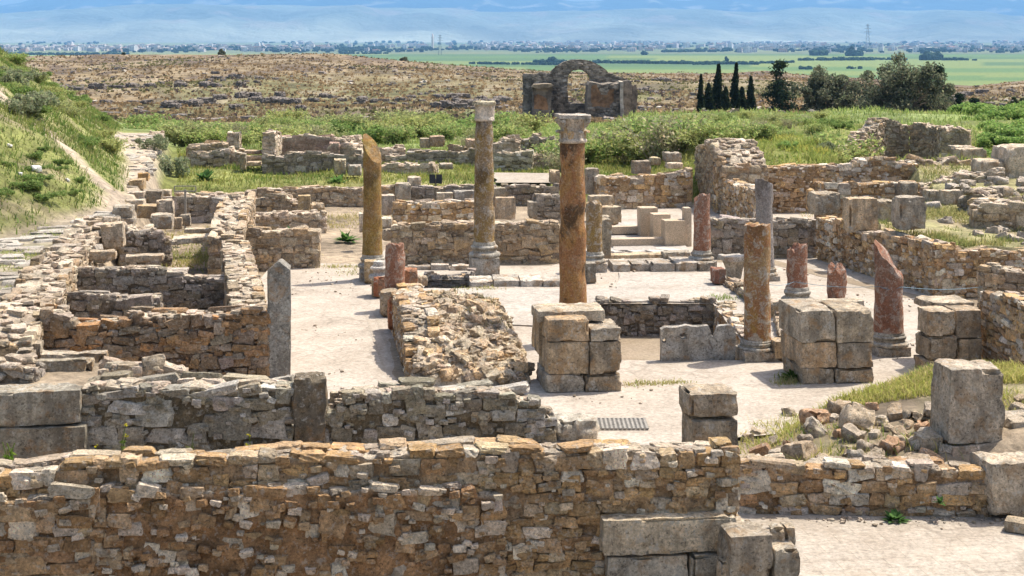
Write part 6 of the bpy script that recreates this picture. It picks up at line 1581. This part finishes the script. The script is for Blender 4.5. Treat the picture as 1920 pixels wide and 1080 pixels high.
hedge([(880, 1060, 120, 122, 2.4, .5), (1000, 1420, 117.5, 121, 3.0, .7), (1300, 1490, 121.5, 117.5, 2.2, .6), (1500, 1640, 113.5, 113, 3.0, .6), (1640, 1700, 112, 113, 2.2, .5), (1735, 1830, 112.5, 113.5, 2.6, .5), (640, 725, 101, 101, 2, .5), (260, 300, 106, 106, 1.8, .5), (1525, 1545, 104, 104, 5, .5), (1590, 1612, 105, 105, 6, .5), (-20, 240, 102.5, 103.5, 2.5, .7), (1500, 1520, 130, 130, 3, .4), (1585, 1615, 129, 129, 2.5, .3), (1240, 1320, 98, 97, 2.5, .7)])
for (px, py, w, h, lb) in ((1362, 119, 7, 12, 'pointed dark tree in the hedgerow on the plain'), (1757, 112, 16, 12, 'round dark tree at the right of the plain hedges'), (1742, 113, 22, 10, 'wide low tree at the right of the plain hedges'), (1208, 103, 9, 6, 'tiny lone tree in the green field of the plain'), (1036, 118, 12, 10, 'dark tree rising from the hedgerow left of the gable'), (1597, 105, 14, 14, 'dark tree clump before the town at right')):
    d = pd(py); x, y = P(px, d); s = w * d / F / 2; hh = h * d / F; n = 26
    mb = MB(); r_ = rng.normal(0, .42, (n, 3)); stones(mb, np.stack([x + r_[:, 0] * s, y + r_[:, 1] * s, PZ + hh * (.5 + r_[:, 2] * .55)], -1).clip([-1e9, -1e9, PZ + hh * .15], None), np.full((n, 3), s * .42) * rng.uniform(.7, 1.3, (n, 1)), rand_rot(n), cvar((.03, .05, .03), n, .3), rnd=.8, jit=.16, n=3)
    tag(mb.build('plain_tree', MAT['needle'], origin=(x, y, PZ), smooth=False), lb, 'tree')

def pylon(label, px, py, top):
    d = pd(py); x, y = P(px, d); h = (py - top) * d / F
    root = empty('pylon', (x, y, PZ), label, 'pylon'); o = (x, y, PZ)
    mb = MB(); b = h * .085
    lv = np.linspace(0, 1, 9)
    for sx in (-1, 1):
        for sy in (-1, 1):
            tube(mb, [[x + sx * b * (1 - .85 * t), y + sy * b * (1 - .85 * t), PZ + h * t] for t in lv], .38, (.16, .17, .18), 4)
    for a_, b_ in zip(lv[:-1], lv[1:]):
        for sx in (-1, 1):
            tube(mb, [[x - sx * b * (1 - .85 * a_), y - b * (1 - .85 * a_), PZ + h * a_], [x + sx * b * (1 - .85 * b_), y - b * (1 - .85 * b_), PZ + h * b_]], .24, (.16, .17, .18), 4)
    mb.build('mast', MAT['town_paint'], root, o)
    for t, w in ((.72, .13), (.84, .11), (.95, .07)):
        mb = MB(); tube(mb, [[x - h * w, y, PZ + h * t], [x, y, PZ + h * (t + .02)], [x + h * w, y, PZ + h * t]], .6, (.16, .17, .18), 4); mb.build('crossarm', MAT['town_paint'], root, o)
pylon('hazy lattice pylon rising above the town left of the capped columns', 825, 103, 65)
pylon('tall hazy lattice pylon rising above the town at right', 1627, 99, 45)
d = pd(93); x, y = P(811, d); h = (93 - 62) * d / F
mb = MB(); lathe(mb, x, y, [(4.5, PZ), (4.5, PZ + h * .7), (6, PZ + h * .72), (6, PZ + h * .75), (3.5, PZ + h * .76), (3.5, PZ + h * .9), (.4, PZ + h)], (.7, .6, .52), 12, 0)
tag(mb.build('minaret', MAT['town_paint'], origin=(x, y, PZ)), 'slim pale tower beside the left pylon in the town', 'tower')

def ridge(name, d0, d1, prof, rough, col, cap=1.0, seed=0):
    """range between distances d0 (foot) and d1 (crest); prof = photo rows of the skyline"""
    nx, ny = 420, 60
    px = np.linspace(-420, 2340, nx); pr = np.interp(px, [p[0] for p in prof], [p[1] for p in prof])
    V = np.zeros((ny, nx, 3))
    for j in range(ny):
        t = j / (ny - 1); d = d0 + (d1 - d0) * t
        zc = Z(pr, d1)
        X = (px - CX) * d / F
        env = sstep(0, 1, t) ** .8 if t <= 1 else 1
        p3 = np.stack([X / 1000, np.full(nx, d / 1000 * .8), 0 * X + seed], -1)
        nz = fbm(p3, .55, 5, seed); rg = 1 - np.abs(fbm(p3, .8, 4, seed + 7))
        V[j] = np.stack([X, np.full(nx, d), PZ + (zc - PZ) * (env + rough * t * (1 - t) * 3.2 * (nz * .5 + (rg - .6) * .8)) + (zc - PZ) * rough * .22 * nz * t * cap], -1)
    idx = np.arange(nx * ny).reshape(ny, nx)
    q = np.stack([idx[:-1, :-1], idx[:-1, 1:], idx[1:, 1:], idx[1:, :-1]], -1).reshape(-1, 4)
    n = fbm(np.stack([V[..., 0] / 1000, V[..., 1] / 1000, 0 * V[..., 0]], -1), 1.1, 4, seed + 3)
    c = np.array(col)[None, None] * (1 + .25 * n)[..., None]
    pale = sstep(.45, .75, fbm(np.stack([V[..., 0] / 1000, V[..., 1] / 1000, 0 * V[..., 0]], -1), 3.2, 3, seed + 5))[..., None]; c = c * (1 - pale) + np.array([.17, .16, .13]) * pale
    low = sstep(260, -40, V[..., 2])[..., None] * (name == 'foothills') * .7; c = c * (1 - low) + np.array([.26, .26, .18]) * (1 + .4 * n[..., None]) * low
    mb = MB(); mb.add(V.reshape(-1, 3), q, c.reshape(-1, 3)); tag(mb.build(name, MAT['mountain']), kind='structure')
ridge('foothills', 13500, 17500, [(-420, 40), (0, 24), (60, 20), (150, 15), (300, 13), (480, 12), (620, 11), (760, 16), (900, 23), (1000, 21), (1090, 17), (1180, 15), (1300, 19), (1420, 24), (1500, 17), (1560, 14), (1660, 21), (1760, 19), (1900, 32), (2340, 20)], .5, (.125, .145, .115), 1, 3)
ridge('mountains', 19500, 24500, [(-420, 16), (0, 11), (40, 5), (80, -6), (300, -12), (700, -14), (1000, -8), (1070, 3), (1130, 3), (1170, -3), (1210, 2), (1290, 4), (1370, -3), (1600, -10), (1900, -8), (2340, -16)], .35, (.018, .032, .045), .25, 8)

# ------------------------------------------------------------------ air
bpy.ops.mesh.primitive_cube_add(size=1, location=(0, 13900, 340))
hz = bpy.context.object; hz.name = 'haze'; hz.scale = (40000, 28400, 1010); hz.location = (0, 13900, 340 + 110)
m = bpy.data.materials.new('haze'); m.use_nodes = True; nt = m.node_tree; nt.nodes.clear()
out = nt.nodes.new('ShaderNodeOutputMaterial'); pv = nt.nodes.new('ShaderNodeVolumePrincipled')
pv.inputs['Color'].default_value = (.29, .61, 1.0, 1); pv.inputs['Density'].default_value = HAZE
for nm in ('Density Attribute', 'Color Attribute', 'Temperature Attribute'): pv.inputs[nm].default_value = ''
nt.links.new(pv.outputs[0], out.inputs['Volume']); hz.data.materials.append(m); tag(hz, kind='stuff')
m.cycles.homogeneous_volume = True

# ------------------------------------------------------------------ light, sky, camera
el, az = math.radians(62), (.87, .5)
to_sun = Vector((az[0] * math.cos(el), az[1] * math.cos(el), math.sin(el))).normalized()
w = bpy.data.worlds.new('World'); scene.world = w; w.use_nodes = True
nt = w.node_tree; bg = nt.nodes['Background']; sky = nt.nodes.new('ShaderNodeTexSky'); sky.sky_type = 'NISHITA'; sky.sun_disc = False
sky.sun_elevation = el; sky.sun_rotation = math.atan2(az[0], az[1]); sky.altitude = 100; sky.air_density = 1; sky.dust_density = 3.5; sky.ozone_density = 1
nt.links.new(sky.outputs[0], bg.inputs[0]); bg.inputs[1].default_value = SKY
sl = bpy.data.lights.new('Sun', 'SUN'); sl.energy = SUN; sl.angle = math.radians(.5); sl.color = (1, .95, .87)
so = bpy.data.objects.new('Sun', sl); COL.objects.link(so); so.rotation_euler = to_sun.to_track_quat('Z', 'Y').to_euler()
cam = bpy.data.cameras.new('Camera'); co = bpy.data.objects.new('Camera', cam); COL.objects.link(co)
co.location = (0, 0, H); co.rotation_euler = (math.radians(90), 0, 0)
cam.sensor_width = 36; cam.lens = F / 1920 * 36; cam.shift_y = -(540 - HY) / 1920; cam.clip_start = .5; cam.clip_end = 60000
scene.camera = co
vs = scene.view_settings; vs.view_transform = 'Standard'; vs.look = 'None'; vs.exposure = EXPO; vs.gamma = 1; vs.use_curve_mapping = False
scene.cycles.use_denoising = True
scene.cycles.max_bounces = 6; scene.cycles.diffuse_bounces = 3; scene.cycles.volume_bounces = 0; scene.cycles.transparent_max_bounces = 8
